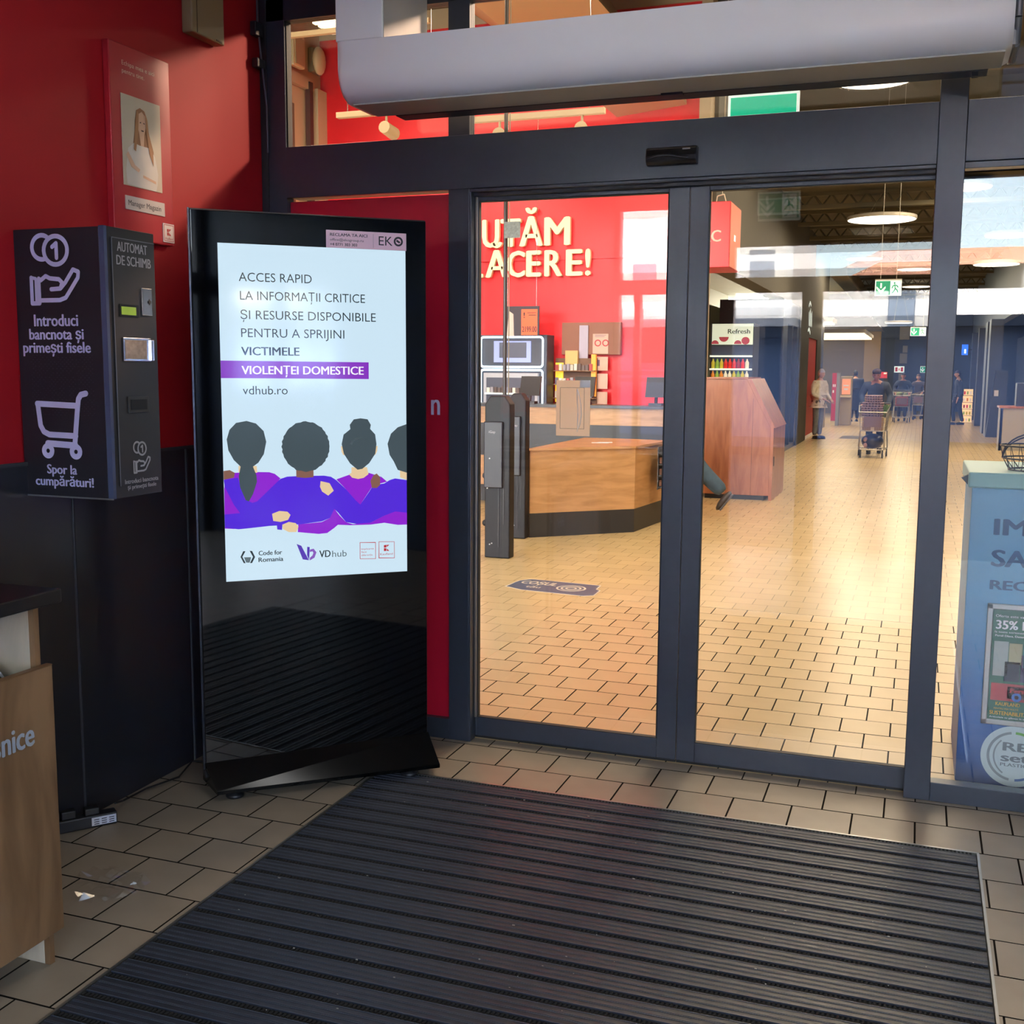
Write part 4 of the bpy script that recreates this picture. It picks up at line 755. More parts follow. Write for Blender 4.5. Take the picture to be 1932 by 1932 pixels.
# ---- track lights washing the red wall and the vestibule wall
def track(x0, x1, y, z, spots, label, ang=0.):
    t = thing('track_light', label, 'lamp', ((x0 + x1) / 2, y, z), ang); W = (x1 - x0) / 2
    part('suspension', MB().tube((-W * .8, 0, .05), (-W * .8, 0, HC - z), .004, n=4).tube((W * .8, 0, .05), (W * .8, 0, HC - z), .004, n=4), CHROME, t)
    part('rail', MB().box(-W, W, -.03, .03, 0, .05), mat('track_beige', 'c9ad86', .5), t, bev=.004)
    for (u, tgt, pw) in spots:
        a = Vector(tgt) - Vector((x0 + u, y, z)); d = a.normalized(); o = Vector((u - W, 0, 0)); p1 = o + Vector((0, 0, -.12))
        h = part('spot_head', MB().tube(o, p1, .012).tube(p1 - d * .05, p1 + d * .16, .055, .06, 14), mat('spot_beige', 'cdb48e', .4), t)
        sd = bpy.data.lights.new('spot', 'SPOT'); sd.energy = pw; sd.color = (1, .84, .66); sd.spot_size = math.radians(62); sd.spot_blend = .6; sd.shadow_soft_size = .06
        so = bpy.data.objects.new('spot_light', sd); COL.objects.link(so); so.parent = t; so.location = p1 + d * .18; so.rotation_euler = a.to_track_quat('-Z', 'Y').to_euler()
    return t
track(-2.35, -1.3, 5.0, 3.93, [(.5, (-1.9, 10, 3.4), 240)], 'short beige track rail with one spotlight left of the glazing mullion')
track(-1.2, .2, 5.0, 3.80, [(.45, (-1.2, 10, 3.0), 240), (1.2, (.0, 9.9, 2.4), 170)], 'beige track rail with two spotlights right of the glazing mullion')
track(-4.6, -2.0, 6.3, 5.1, [(.6, (-3.6, 10, 3.4), 220), (1.9, (-2.9, 10, 2.6), 220)], 'higher beige track rail crossing behind the air curtain end')
tw = thing('wall_spotlight', 'store spotlight aimed at the vestibule wall through the transom', 'lamp', (3.2, 2.5, 4.35))
part('spot_head', MB().lathe([(.05, -.1), (.06, 0), (.055, .1), (.01, .12)], n=14), mat('spot_beige', 'cdb48e'), tw)
sd = bpy.data.lights.new('spot', 'SPOT'); sd.energy = 760; sd.color = (1, .66, .45); sd.spot_size = math.radians(34); sd.spot_blend = .3; sd.shadow_soft_size = .16
so = bpy.data.objects.new('spot_light', sd); COL.objects.link(so); so.parent = tw; so.location = (-.12, -.1, -.1); so.rotation_euler = (Vector((.0, -.35, 2.6)) - Vector((3.2, 2.5, 4.3))).to_track_quat('-Z', 'Y').to_euler()

# ---- siren and alarm boxes on the beige side wall
t = thing('wall_siren', 'rounded cream alarm siren on the beige side wall', 'alarm', (-5.35, 9.80, 5.74), PI / 2)
part('body', MB().sphere((0, -.1, .14), (.15, .07, .19), 16), CREAM, t); part('backplate', MB().box(-.14, .13, -.08, 0, -.03, .30), mat('cream_dark', '7c7358', .6), t, bev=.02)
t = thing('alarm_box', 'flat cream alarm box left of the round siren', 'alarm', (-5.35, 9.25, 5.66), PI / 2)
part('body', MB().box(-.16, .14, -.12, -.022, 0, .42), CREAM, t, bev=.02); part('face', MB().box(-.12, .1, -.13, -.12, .03, .38), mat('cream_mid', 'b8ad8c', .5), t)

# ---- raised letters on the red wall
LT = mat('raised_letter_cream', 'f0e4c0', .5)
lw = thing('wall_lettering', 'large raised cream slogan letters on the red wall', 'sign', (0, 9.99, 0))
part('rail', MB().box(-3.7, -.9, -.02, 0, 3.1, 3.14), RED_IN, lw)
def row_letters(s_, widths, z, cap, xs):
    for ch, x_, w_ in zip(s_, xs, widths): text(ch, x_, z, w_, cap, LT, lw, y=-.03, weight=2, ext=.06, name='letter_' + {'!': 'mark'}.get(ch, 'form'))
row_letters('AJUTĂM', (.33, .15, .25, .29, .33, .36), 3.285, .355, (-3.42, -3.06, -2.85, -2.585, -2.315, -1.965))
row_letters('CUPLĂCERE!', (.28, .3, .25, .2, .32, .26, .21, .25, .23, .075), 2.885, .33, (-4.15, -3.83, -3.34, -3.035, -2.80, -2.49, -2.215, -1.96, -1.66, -1.395))

# ---- TABAC hanging sign
tb = thing('hanging_sign', 'red hanging box sign lettered in pale capitals over the wooden counter', 'sign', (.285, 9.4, 2.86))
part('box', MB().box(-.345, .348, -.4, .39, 0, .76), mat('sign_red', 'c41a26', .4, emit=.12), tb, bev=.006); text('TABAC', -.32, .30, .565, .13, mat('sign_print', 'e6b9ad', .5), tb, y=-.402, weight=1)
part('side_face', MB().box(.349, .352, -.39, .38, .01, .75), mat('side_coral', 'e8826a', .5, emit=.12), tb); part('side_light', MB().box(.352, .356, -.12, -.02, .33, .40), EW, tb)
part('hanger', MB().path([(.1, 0, .76), (.12, 0, .88), (.2, 0, .9), (.24, 0, .76)], .008).tube((.18, 0, .9), (.18, 0, 3.5), .004), mat('wire_pale', 'c8bfa8', .4), tb)

# ---- exit signs
exit_sign((2.07, 1.0, 2.765), .325, .162, 'bright green exit sign hanging above the door header', 0, GRNL, hang=3.5, picto=False)
exit_sign((2.28, 14.0, 2.815), .39, .235, 'green running-man exit sign hanging over the lane', 0, hang=3.4)
exit_sign((2.66, 38.2, 2.92), .52, .30, 'small distant green running-man sign before the slate wall', 0, hang=1.9)
exit_sign((3.0, 45.984, 1.62), .42, .26, 'tiny green sign low on the slate wall', 0, hang=.02)
t = thing('fire_sign', 'small red and white fire sign on the slate wall', 'sign', (1.95, 45.98, 1.62)); part('panel', MB().box(-.2, .2, -.02, 0, 0, .26), EW, t); part('symbols', MB().box(-.16, -.06, -.024, -.02, .04, .22).box(-.02, .02, -.024, -.02, .08, .18).box(.06, .16, -.024, -.02, .04, .22), mat('fire_red', 'c03038', .5, emit=.3), t)
for i, (x, z, w_, h_, lb) in enumerate(((2.1, 3.0, .4, .55, 'largest grey panel, topmost on the slate wall'), (2.15, 2.45, .2, .3, 'small grey panel second from the top on the slate wall'), (2.1, 2.0, .3, .42, 'grey panel third from the top on the slate wall'), (2.05, 1.3, .22, .28, 'lowest beige panel below the fire sign'))):
    t = thing('wall_panel', lb, 'panel', (x, 45.98, z)); part('plate', MB().box(-w_ / 2, w_ / 2, -.03, 0, 0, h_), mat('panel_grey', '8f8e86', .6), t, bev=.01)

# ---- conduit pole and security gates
gp = thing('conduit_pole', 'thin dark pole with a grey tape patch rising from the security gate', 'pole', (-.565, 4.66, 0)); part('pole', MB().tube((0, 0, 1.43), (0, 0, HC - .36), .017, n=10), mat('pole_dark', '3a3430', .4), gp)
part('tape_patch', MB().box(-.005, .14, -.022, -.018, 2.755, 2.89), mat('silver_tape', '767a74', .6, noise=.3, nscale=60), gp)
part('side_wire', MB().tube((.035, 0, 1.43), (.035, 0, HC - .3), .005, n=6), mat('wire_beige', '8d7c66', .5), gp)
GATE = mat('gate_dark_plastic', '181416', .5, spec=.3)
def gate(loc, label, w_=.235, h_=1.42, upper=False):
    t = thing('security_gate', label, 'security gate', loc, 0, None)
    part('column', MB().prism([(0, 0), (w_, 0), (w_, h_ - .07), (w_ - .05, h_), (.05, h_), (0, h_ - .07)], 'y', -.06, .06), GATE, t, bev=.01)
    part('ribs', MB().box(w_ * .55, w_ * .58, -.066, -.06, .1, h_ * .8).box(w_ * .75, w_ * .78, -.066, -.06, .3, h_ * .8), mat('gate_rib', '2c2729', .4), t)
    part('inner_wing', MB().box(-.0, w_ * .75, -.09, -.06, .62, h_ - .22), mat('gate_wing', '1e181f', .4), t, bev=.01)
    for z in (.72, .3): part('knob', MB().sphere((-.015, 0, z), .03, 10), GASKET, t)
    for (a, b) in ((.05, .12), (.07, .13), (.04, .62), (.06, .88)): part('screw', MB().lathe([(.006, -.1), (.006, -.094)], (a, 0, b), 8, axis='y') if b > .6 else MB().lathe([(.006, -.066), (.006, -.06)], (a, 0, b), 8, axis='y'), mat('screw_silver', 'c9c5c0', .3), t)
    text('iGap', .05, 1.10, .06, .022, mat('gate_print', 'b8b2b4', .5), t, y=-.092)
    return t
gate((-.725, 4.66, 0), 'nearer tall dark security gate pedestal standing in front of the desk'); gate((-.93, 5.8, 0), 'farther dark security gate pedestal touching the desk end', .185)

# ---- information desk
dk = thing('information_desk', 'angular oak information desk with a dark plinth', 'desk', (0, 0, 0))
A_, B_, C_ = (-.735, 5.85), (.13, 6.62), (.23, 7.62)
def wallseg(p, q, z0, z1, th, m_, name, ext=0.): 
    P, Q = Vector(p), Vector(q); d = (Q - P).normalized(); nn = Vector((-d.y, d.x)); mb = MB()
    a, b = P - d * ext, Q + d * ext; c, e = b + nn * th, a + nn * th
    mb.prism([tuple(a), tuple(b), tuple(c), tuple(e)], 'z', z0, z1); return part(name, mb, m_, dk)
wallseg(A_, B_, .24, .86, .05, OAKD, 'front_panel'); wallseg(B_, C_, .24, .86, .05, OAKD, 'side_panel'); wallseg(A_, B_, 0, .24, .04, CHAR, 'plinth'); wallseg(B_, C_, 0, .24, .04, CHAR, 'plinth')
wallseg((-.66, 7.7), (-.66, 6.15), 0, .86, .03, CHAR, 'end_panel')
tp = MB(); tp.prism([(-.74, 5.83), (.14, 6.60), (.26, 7.64), (-.2, 7.75), (-.74, 7.75)], 'z', .86, .885); part('top', tp, OAKD, dk)
part('back_counter', MB().box(-3.4, .0, 8.6, 8.7, .985, 1.19), OAKD, dk); part('back_plinth', MB().box(-3.4, .0, 8.62, 8.7, 0, .985), CHAR, dk); part('back_top', MB().box(-3.45, .02, 8.56, 9.0, 1.19, 1.225), mat('desk_top_dark', '26262a', .3), dk)
part('left_front', MB().box(-3.4, -.75, 8.3, 8.35, .24, .6), OAKD, dk)
t = thing('leaflet', 'white leaflet lying on the information desk', 'leaflet', (-.32, 6.9, .887), .3); part('sheet', MB().box(-.09, .09, -.06, .06, 0, .002), WHT, t); part('second_sheet', MB().box(-.02, .13, -.02, .09, .002, .004), WHT, t)
t = thing('leaflet_rack', 'wire rack of small stacked leaflets on the desk side', 'rack', (.30, 7.2, 0)); 
for z in (.42, .54, .66, .78): part('tray', MB().box(-.03, .06, -.14, .14, z, z + .012).box(.05, .06, -.14, .14, z, z + .07), CHAR, t)
for z in (.43, .55, .67): part('leaflets', MB().box(-.02, .04, -.12, .12, z + .005, z + .07), mat('brown_leaflets', '6b4630', .6), t)
part('back', MB().box(-.035, -.025, -.15, .15, .4, .85), CHAR, t)
for (x, y, lb) in ((-1.05, 8.75, 'left dark checkout terminal on the back counter'), (-.16, 8.8, 'right dark checkout terminal on the back counter'), (-1.75, 8.75, 'leftmost dark checkout terminal on the back counter')):
    t = thing('desk_terminal', lb, 'terminal', (x, y, 1.225)); part('base', MB().box(-.08, .08, -.05, .08, 0, .03), BLK, t); part('stand', MB().tube((0, 0, .03), (0, .03, .15), .02), BLK, t); part('screen', MB().prism([(-.02, .1), (.02, .1), (.10, .34), (.06, .34)], 'x', -.13, .13), BLK, t)

# ---- LED framed displays on the left of the red wall
LED = mat('led_tube', 'dff4ff', .4, emit=2.0)
def rrect(x0, x1, z0, z1, r, n=5): 
    o = []
    for cx, cz, a0 in ((x1 - r, z1 - r, 0), (x0 + r, z1 - r, PI / 2), (x0 + r, z0 + r, PI), (x1 - r, z0 + r, 1.5 * PI)):
        for i in range(n + 1): a = a0 + i * PI / 2 / n; o.append((cx + r * math.cos(a), -.03, cz + r * math.sin(a)))
    return o + [o[0]]
ld = thing('led_cabinet', 'tall dark display cabinet outlined by two glowing white tube frames', 'display cabinet', (-2.25, 9.55, 0))
part('back', MB().box(-.55, .46, 0, .3, 0, 2.10), mat('cab_navy', '39404f', .4), ld, bev=.01)
part('led_frame', MB().path(rrect(-.46, .41, 1.68, 2.07, .04), .014, 8), LED, ld); part('led_frame', MB().path(rrect(-.46, .41, .9, 1.64, .04), .014, 8), LED, ld)
part('screen', MB().box(-.28, .24, -.02, 0, 1.74, 2.02), mat('cab_screen', '8d9bd8', .2, emit=.5), ld); part('screen_picture', MB().box(-.2, .18, -.024, -.02, 1.80, 2.0).box(-.05, .1, -.026, -.024, 1.82, 1.88), mat('cab_screen_dark', '3c4258', .3, emit=.3), ld)
part('housing', MB().box(-.40, .36, -.08, -.01, .9, 1.60), mat('cab_white', 'b9bcc8', .4), ld); part('recess', MB().box(-.36, .32, -.085, -.08, .92, 1.54), mat('cab_inner', '4c4f60', .5, emit=.15), ld)
for z in (1.16, 1.34): part('shelf', MB().box(-.36, .32, -.14, -.08, z - .02, z), EW, ld)
random.seed(5)
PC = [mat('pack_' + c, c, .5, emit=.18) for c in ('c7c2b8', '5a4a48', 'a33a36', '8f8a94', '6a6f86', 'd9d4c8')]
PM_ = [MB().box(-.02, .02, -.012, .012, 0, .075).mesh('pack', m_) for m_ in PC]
ORD = ['first', 'second', 'third', 'fourth', 'fifth', 'sixth', 'seventh', 'eighth', 'ninth', 'tenth', 'eleventh', 'twelfth', 'thirteenth', 'fourteenth']
CN = ['pale', 'dark brown', 'red', 'grey', 'blue-grey', 'cream']
def packs(x0, x1, y, zs, label, grp, step=.052, scale=1.):
    for z in zs:
        x = x0; i = 0; rown = {1.16: 'lower', 1.34: 'upper', 1.28: 'lowest', 1.46: 'middle', 1.64: 'top'}[z]
        while x < x1:
            c = random.randrange(6); o = link('cigarette_pack', PM_[c], loc=(x, y, z)); o.scale = (scale, 1, scale * random.choice((.9, 1, 1.15)))
            tag(o, '%s small pack, %s from the left on the %s %s' % (CN[c], ORD[i], rown, label), 'pack', grp); x += step * scale; i += 1
packs(-2.57, -1.95, 9.44, (1.16, 1.34), 'LED cabinet shelf', 'packs in the LED-framed cabinet')
t = thing('promo_poster', 'orange and black hanging promotion poster marked 2199.00', 'poster', (-2.08, 9.35, 2.06)); part('board', MB().box(-.24, .24, 0, .02, .02, .40), mat('promo_black', '33303c', .5), t)
part('console_picture', MB().prism([(-.2, .02), (-.1, .02), (-.11, .30), (-.17, .34)], 'y', -.006, 0), mat('promo_white', 'c9b8b0', .5), t); part('price_card', MB().box(.0, .22, -.006, 0, .03, .36), mat('promo_orange', 'f0643c', .5), t)
text('2199.00', .012, .07, .2, .07, INK, t, y=-.007, weight=1); text('!', .03, .25, .02, .07, INK, t, y=-.007, weight=1); part('wire', MB().tube((-.2, .01, .4), (-.2, .01, HC - 2.06), .003, n=4).tube((.2, .01, .4), (.2, .01, HC - 2.06), .003, n=4), CHROME, t); part('price_lines', MB().box(.08, .2, -.0075, -.006, .31, .318).box(.1, .2, -.0075, -.006, .28, .288), INK, t)
YEL = mat('yellow_lit_back', 'f0c02c', .5, emit=1.0)
yc = thing('lit_shelf', 'shelf unit glowing yellow with small packs behind the desk', 'shelf', (-1.50, 9.86, 0)); part('back', MB().box(-.27, .30, 0, .1, 1.2, 1.8), mat('shelf_brown', '6a4a34', .6), yc); part('glow_panel', MB().box(-.27, -.16, -.01, 0, 1.22, 1.74), YEL, yc)
for z in (1.28, 1.46, 1.64): part('shelf', MB().box(-.27, .30, -.12, 0, z - .012, z), mat('shelf_wood', '7d5a38', .5), yc)
packs(-1.73, -1.22, 9.79, (1.28, 1.46, 1.64), 'glowing yellow shelf', 'packs on the yellow glowing shelf', .052)
part('upper_box', MB().box(-.12, .05, -.06, 0, 1.72, 1.9), mat('upper_cream', 'c8a060', .5, emit=.2), yc)
part('side_glow', MB().box(.24, .30, -.06, -.01, 1.3, 1.85), mat('orange_glow', 'f0a03c', .5, emit=.5), yc)
t = thing('grey_cupboard', 'brown wall cupboard strip with a pale panel above the yellow shelf', 'cupboard', (-1.45, 9.9, 1.85)); part('body', MB().box(-.25, .55, 0, .09, 0, .42), mat('cup_brown', '8a5a48', .6), t); part('pale_panel', MB().box(0, .12, -.03, 0, -.05, .38), mat('cup_lilac', 'a9a2b8', .5), t)
nb = thing('wall_papers', 'column of pale notices pinned beside the lit shelf', 'notice', (-1.17, 9.9, 1.2)); 
for i, (z, h_) in enumerate(((.66, .26), (.44, .18), (.2, .2), (.0, .16))):
    q = part('sheet', MB().box(-.1, .11, -.01, 0, z, z + h_), mat('notice_paper', 'c9a99a', .6), nb)
part('prohibition_rings', poly_mb(ring(-.03, .80, .03, .045), -.012, 0, poly_mb(ring(.075, .80, .03, .045), -.012, 0)), mat('ring_red', 'b02a34', .5), nb); part('ink_lines', MB().box(-.07, .08, -.012, -.01, .9, .905).box(-.07, .06, -.012, -.01, .88, .885).box(-.07, -.0, -.012, -.01, .5, .58), mat('ink_violet', '6a4a70', .5), nb)

# ---- wooden sales counter and refreshment fridge
ct = thing('sales_counter', 'reddish oak kiosk counter with a slanted right edge behind the right door', 'counter', (0, 10, 0))
part('front_panel', MB().prism([(.22, .06), (1.06, .06), (1.06, .93), (.745, 1.545), (.22, 1.545)], 'y', 0, .04), OAKV, ct, bev=.004)
part('side_panel', MB().prism([(1.06, .0), (1.10, .0), (1.10, .93), (1.06, .93)], 'y', .0, 1.3), OAKV, ct); part('slanted_cap', MB().prism([(1.06, .93), (1.12, .93), (.80, 1.55), (.745, 1.545)], 'y', .0, 1.25), OAKV, ct)
part('plinth', MB().box(.24, 1.0, .02, 1.2, 0, .06), BLK, ct); part('top', MB().box(.21, .76, -.02, 1.2, 1.545, 1.565), OAKV, ct); part('door_slot', MB().box(1.08, 1.104, .08, .14, .44, .56), GASKET, ct)
part('seam', MB().box(.83, .834, -.002, 0, .06, 1.3), mat('seam_dark', '4a2c1e', .6), ct)
ic = thing('drinks_fridge', 'open drinks fridge with a pale header and rows of bottles', 'fridge', (-.45, 16.6, 0))
part('cabinet', MB().box(-.45, .35, 0, .7, 0, 2.52), mat('fridge_dark', '3a3f4c', .5), ic); part('header', MB().box(-.42, .33, -.03, 0, 2.13, 2.51), mat('header_mint', 'dff0dc', .5, emit=.55), ic)
text('Refresh', -.13, 2.33, .41, .085, mat('refresh_ink', '4a4a52', .5), ic, y=-.032, weight=1)
fr_ = MB(); 
for cx, cz, r in ((-.36, 2.14, .07), (.06, 2.14, .07)): poly_mb([[(cx + r * math.cos(i * PI / 10), cz + r * math.sin(i * PI / 10)) for i in range(11)]], -.032, 0, fr_)
poly_mb([[(-.2 + .09 * math.cos(PI + i * PI / 10), 2.27 + .09 * math.sin(PI + i * PI / 10)) for i in range(11)]], -.032, 0, fr_); poly_mb([[(.2 + .075 * math.cos(i * PI / 10), 2.2 + .07 * math.sin(i * PI / 10)) for i in range(20)]], -.033, 0, fr_); part('fruit_print', fr_, mat('fruit_red', 'b84a5c', .5, emit=.3), ic)
part('interior', MB().box(-.42, .33, -.01, 0, 1.0, 2.1), mat('fridge_inner', '434c66', .5), ic)
for z in (1.22, 1.47, 1.69, 1.93): part('shelf', MB().box(-.42, .33, -.22, 0, z - .03, z), EW, ic)
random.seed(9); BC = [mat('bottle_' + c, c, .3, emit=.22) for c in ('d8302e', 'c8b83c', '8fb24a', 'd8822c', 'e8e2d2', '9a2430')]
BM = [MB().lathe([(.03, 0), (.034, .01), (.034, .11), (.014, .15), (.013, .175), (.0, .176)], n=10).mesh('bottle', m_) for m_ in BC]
for z, seq in ((1.69, (1, 2, 1, 0, 0, 0, 5, 0, 4)), (1.47, (3, 2, 3, 4, 4, 1, 2, 1, 4)), (1.22, (1, 3, 0, 4, 2, 1, 0, 3, 4))):
    for i, c in enumerate(seq): 
        o = link('drink_bottle', BM[c], loc=(-.45 - .37 + i * .078, 16.48, z)); tag(o, '%s drink bottle, %s from the left on the %s shelf of the drinks fridge' % (('red', 'yellow', 'green', 'orange', 'white', 'dark red')[c], ORD[i], 'upper' if z > 1.6 else 'middle' if z > 1.4 else 'lowest'), 'bottle', {1.69: 'bottles on the upper fridge shelf', 1.47: 'bottles on the middle fridge shelf', 1.22: 'bottles on the low fridge shelf'}[z])

# ---- left shop row
sf = struct('wall_shopfronts', label='dark framed glass shopfronts along the left of the lane')
part('corner_panel', MB().box(-1.0, .22, 18.1, 18.2, 0, 3.05), NAVY, sf); part('pier', MB().box(-.1, .25, 18.1, 18.9, 0, 3.05), NAVY, sf)
for a, b in ((20.75, 21.1), (19.8, 19.86), (23.2, 23.5)): part('frame_member', MB().box(.1, .25, a, b, 0, 3.05), NAVY, sf)
part('pane', MB().box(.18, .19, 18.9, 20.8, .1, 2.6), GLASS, sf); part('head', MB().box(.1, .25, 18.9, 21.1, 2.6, 3.05), NAVY, sf); part('sill', MB().box(.1, .25, 18.9, 21.1, 0, .1), NAVY, sf)
part('inner_wall', MB().box(-1.6, -1.5, 18.3, 29, 0, 3.05), mat('shop_pale', '8f9a8c', .7), sf); part('black_pier', MB().box(.0, .27, 21.1, 23.2, 0, 3.05), mat('shop_black', '2b2a26', .5), sf)
part('door_panel', MB().box(.1, .24, 23.5, 25.6, .08, 2.45), mat('shop_red', 'b02830', .5), sf); part('white_foot', MB().box(.1, .245, 23.5, 25.6, 0, .08), WHT, sf); part('black_pier', MB().box(.0, .27, 25.6, 27.6, 0, 3.05), mat('shop_black', '2b2a26'), sf); part('head', MB().box(.0, .27, 23.2, 25.6, 2.45, 3.05), mat('shop_black', '2b2a26'), sf)
hs2 = thing('shop_sign', 'white painted hand sign on the black shop pier', 'sign', (.275, 22.9, 2.55), PI / 2); m_ = MB()
stroke([(0, .05), (.25, .1), (.55, .0)], .035, m_, y=-.002)
for i, x in enumerate((.15, .32, .49, .66, .85)): stroke([(x, .2), (x - .05, .45 + .05 * (i % 3))], .045, m_, y=-.002)
stroke([(.0, .62), (.25, .72), (.5, .66)], .035, m_, y=-.002); part('print', m_, EW, hs2)
# ---- right shop row
rf = struct('wall_shopfronts', label='dark shopfront piers along the right of the lane')
for a, b, z in ((26.8, 27.6, 3.0), (28.4, 29.4, 3.0), (33.0, 33.6, 3.0), (37.5, 38.4, 3.0)): part('pier', MB().box(4.45, 4.75, a, b, 0, z), NAVY, rf)
part('slanted_pier', MB().prism([(4.45, 0), (4.9, 0), (4.9, 1.7), (4.62, 1.7)], 'y', 26.6, 26.8), BLK, rf); part('switch_plate', MB().box(4.6, 4.7, 26.57, 26.6, 1.05, 1.2), WHT, rf)
part('pane', MB().box(4.6, 4.61, 29.4, 33, .1, 2.8), GLASS, rf); part('inner_wall', MB().box(6.4, 6.5, 15, 45, 0, 3.0), mat('shop_navy_inner', '343b48', .6), rf)
rd = thing('shop_counter', 'pale shop counter with a reddish top at the right', 'counter', (4.45, 21.4, 0)); part('front', MB().box(0, 1.6, 0, .06, 0, .90), mat('counter_grey', '9a927e', .5), rd); part('side', MB().box(0, .05, 0, .7, 0, .9), mat('counter_grey', '9a927e'), rd); part('top', MB().box(-.03, 1.65, -.03, .75, .90, .94), OAKV, rd)
t = thing('coffee_machine', 'dark coffee machine on the pale shop counter', 'machine', (5.0, 21.75, .94)); part('body', MB().box(-.25, .35, -.2, .2, 0, .5), BLK, t, bev=.02); part('screen', MB().box(-.1, .2, -.21, -.2, .2, .42), mat('dim_screen', '4a5568', .2), t)
bs = thing('blade_sign', 'small glowing blue blade sign on the right', 'sign', (4.23, 38, 2.25)); part('panel', MB().box(-.1, .1, -.04, .04, 0, .36), mat('blue_glow', '1e62e8', .4, emit=1.3), bs); part('figure', MB().box(-.02, .04, -.045, -.04, .05, .2), EW, bs); part('bracket', MB().box(.1, .225, -.02, .02, .16, .2), BLK, bs)
gs = thing('gift_shelf', 'bright lit stepped shelf of small goods at the far right', 'shelf', (4.32, 35, 0))
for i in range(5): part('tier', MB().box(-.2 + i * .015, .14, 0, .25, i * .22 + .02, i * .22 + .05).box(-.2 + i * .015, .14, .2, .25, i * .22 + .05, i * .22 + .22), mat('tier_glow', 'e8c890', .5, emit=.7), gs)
for i in range(5):
    for j in range(3): part('goods', MB().box(-.14 + j * .09, -.09 + j * .09, .03, .1, i * .22 + .05, i * .22 + .15), random.choice(BC), gs)

# ---- machines at the back left
for (x, y, w_, col, lb) in ((.36, 31, .13, 'b02a34', 'narrow red totem nearest the man in the white sweater'), ):
    t = thing('info_totem', lb, 'totem', (x, y, 0)); part('panel', MB().box(-w_ / 2, w_ / 2, 0, .4, .15, 1.6), mat('totem_red', col, .5, emit=.12), t); part('side', MB().box(w_ / 2, w_ / 2 + .09, 0, .4, 0, 1.6), mat('totem_grey', '8a8d8c', .5), t); part('foot', MB().box(-w_ / 2, w_ / 2, .01, .4, 0, .15), CREAM, t)
    part('print', MB().box(-.04, -.01, -.004, 0, 1.18, 1.26).box(.01, .04, -.004, 0, 1.18, 1.26).box(-.04, .0, -.004, 0, 1.0, 1.08), WHT, t)
t = thing('cash_machine', 'beige cash machine with an orange lit screen', 'machine', (.68, 31.5, 0)); part('body', MB().box(-.17, .17, 0, .5, 0, 1.5), mat('atm_beige', 'a0916c', .5), t, bev=.02); part('screen', MB().box(-.12, .13, -.02, 0, .95, 1.42), mat('atm_orange', 'd88a5a', .4, emit=.7), t); part('screen_print', MB().box(-.06, .06, -.024, -.02, 1.08, 1.14).box(-.08, .08, -.024, -.02, 1.2, 1.24), WHT, t); part('shelf', MB().box(-.16, .16, -.1, 0, .86, .92), CREAM, t)
t = thing('vending_post', 'slim beige machine behind the white-sweater man', 'machine', (.05, 29.5, 0)); part('body', MB().box(-.1, .16, 0, .4, 0, 1.3), mat('atm_beige', 'a0916c'), t, bev=.02); part('screen', MB().box(-.06, .12, -.01, 0, .9, 1.2), mat('panel_grey', '8f8e86'), t)
t = thing('red_crate', 'small red box sign by the beige pillar', 'sign', (1.55, 38, 1.42)); part('box', MB().box(-.12, .14, 0, .1, 0, .22), mat('crate_red', 'c02c38', .5, emit=.15), t); part('tab', MB().box(.02, .12, -.01, 0, .14, .2), WHT, t); part('stand', MB().box(-.2, .16, .02, .2, -1.42, 0), CHAR, t)
tag(part('floor_opening', MB().box(1.0, 1.9, 24.3, 25.6, .0005, .003), mat('floor_mat_brown', '6b6350', .8)), 'dark inlaid doormat in the lane floor behind the trolley', 'mat')

# ---- floor sticker
fst = thing('floor_sticker', 'dark blue floor sticker with white lettering just inside the doors', 'sticker', (.285, 3.53, .001), math.radians(-4))
part('border', MB().prism([(a * 1.03, b * 1.05) for a, b in [(-.36, -.13), (-.2, -.2), (.3, -.22), (.36, -.17), (.34, .02), (.30, .05), (.28, .2), (-.3, .22), (-.36, .12)]], 'z', 0, .0008), mat('sticker_white', 'd8cdb8', .5), fst); part('film', MB().prism([(-.36, -.13), (-.2, -.2), (.3, -.22), (.36, -.17), (.34, .02), (.30, .05), (.28, .2), (-.3, .22), (-.36, .12)], 'z', 0, .0012), mat('sticker_navy', '46566e', .4), fst)
def ground_text(s_, x, y, w_, cap, wt):
    o = text(s_, x, 0, w_, cap, mat('sticker_white', 'd8cdb8', .5), fst, weight=wt); o.rotation_euler = (-PI / 2, 0, 0); o.location = (0, y, .002); return o
ground_text('COȘUL', -.32, .03, .30, .11, 2); ground_text('tău', -.22, -.1, .12, .06, 1)
m_ = MB(); m_.add([(v[0], -v[2] if False else v[2], .002) for v in poly_mb([p for k in range(3) for p in ring(.12 + .0 * k, .0, .03 + .035 * k, .045 + .035 * k)]).v], poly_mb([p for k in range(3) for p in ring(.12, .0, .03 + .035 * k, .045 + .035 * k)]).f); part('swirl', m_, mat('sticker_white', 'd8cdb8'), fst)

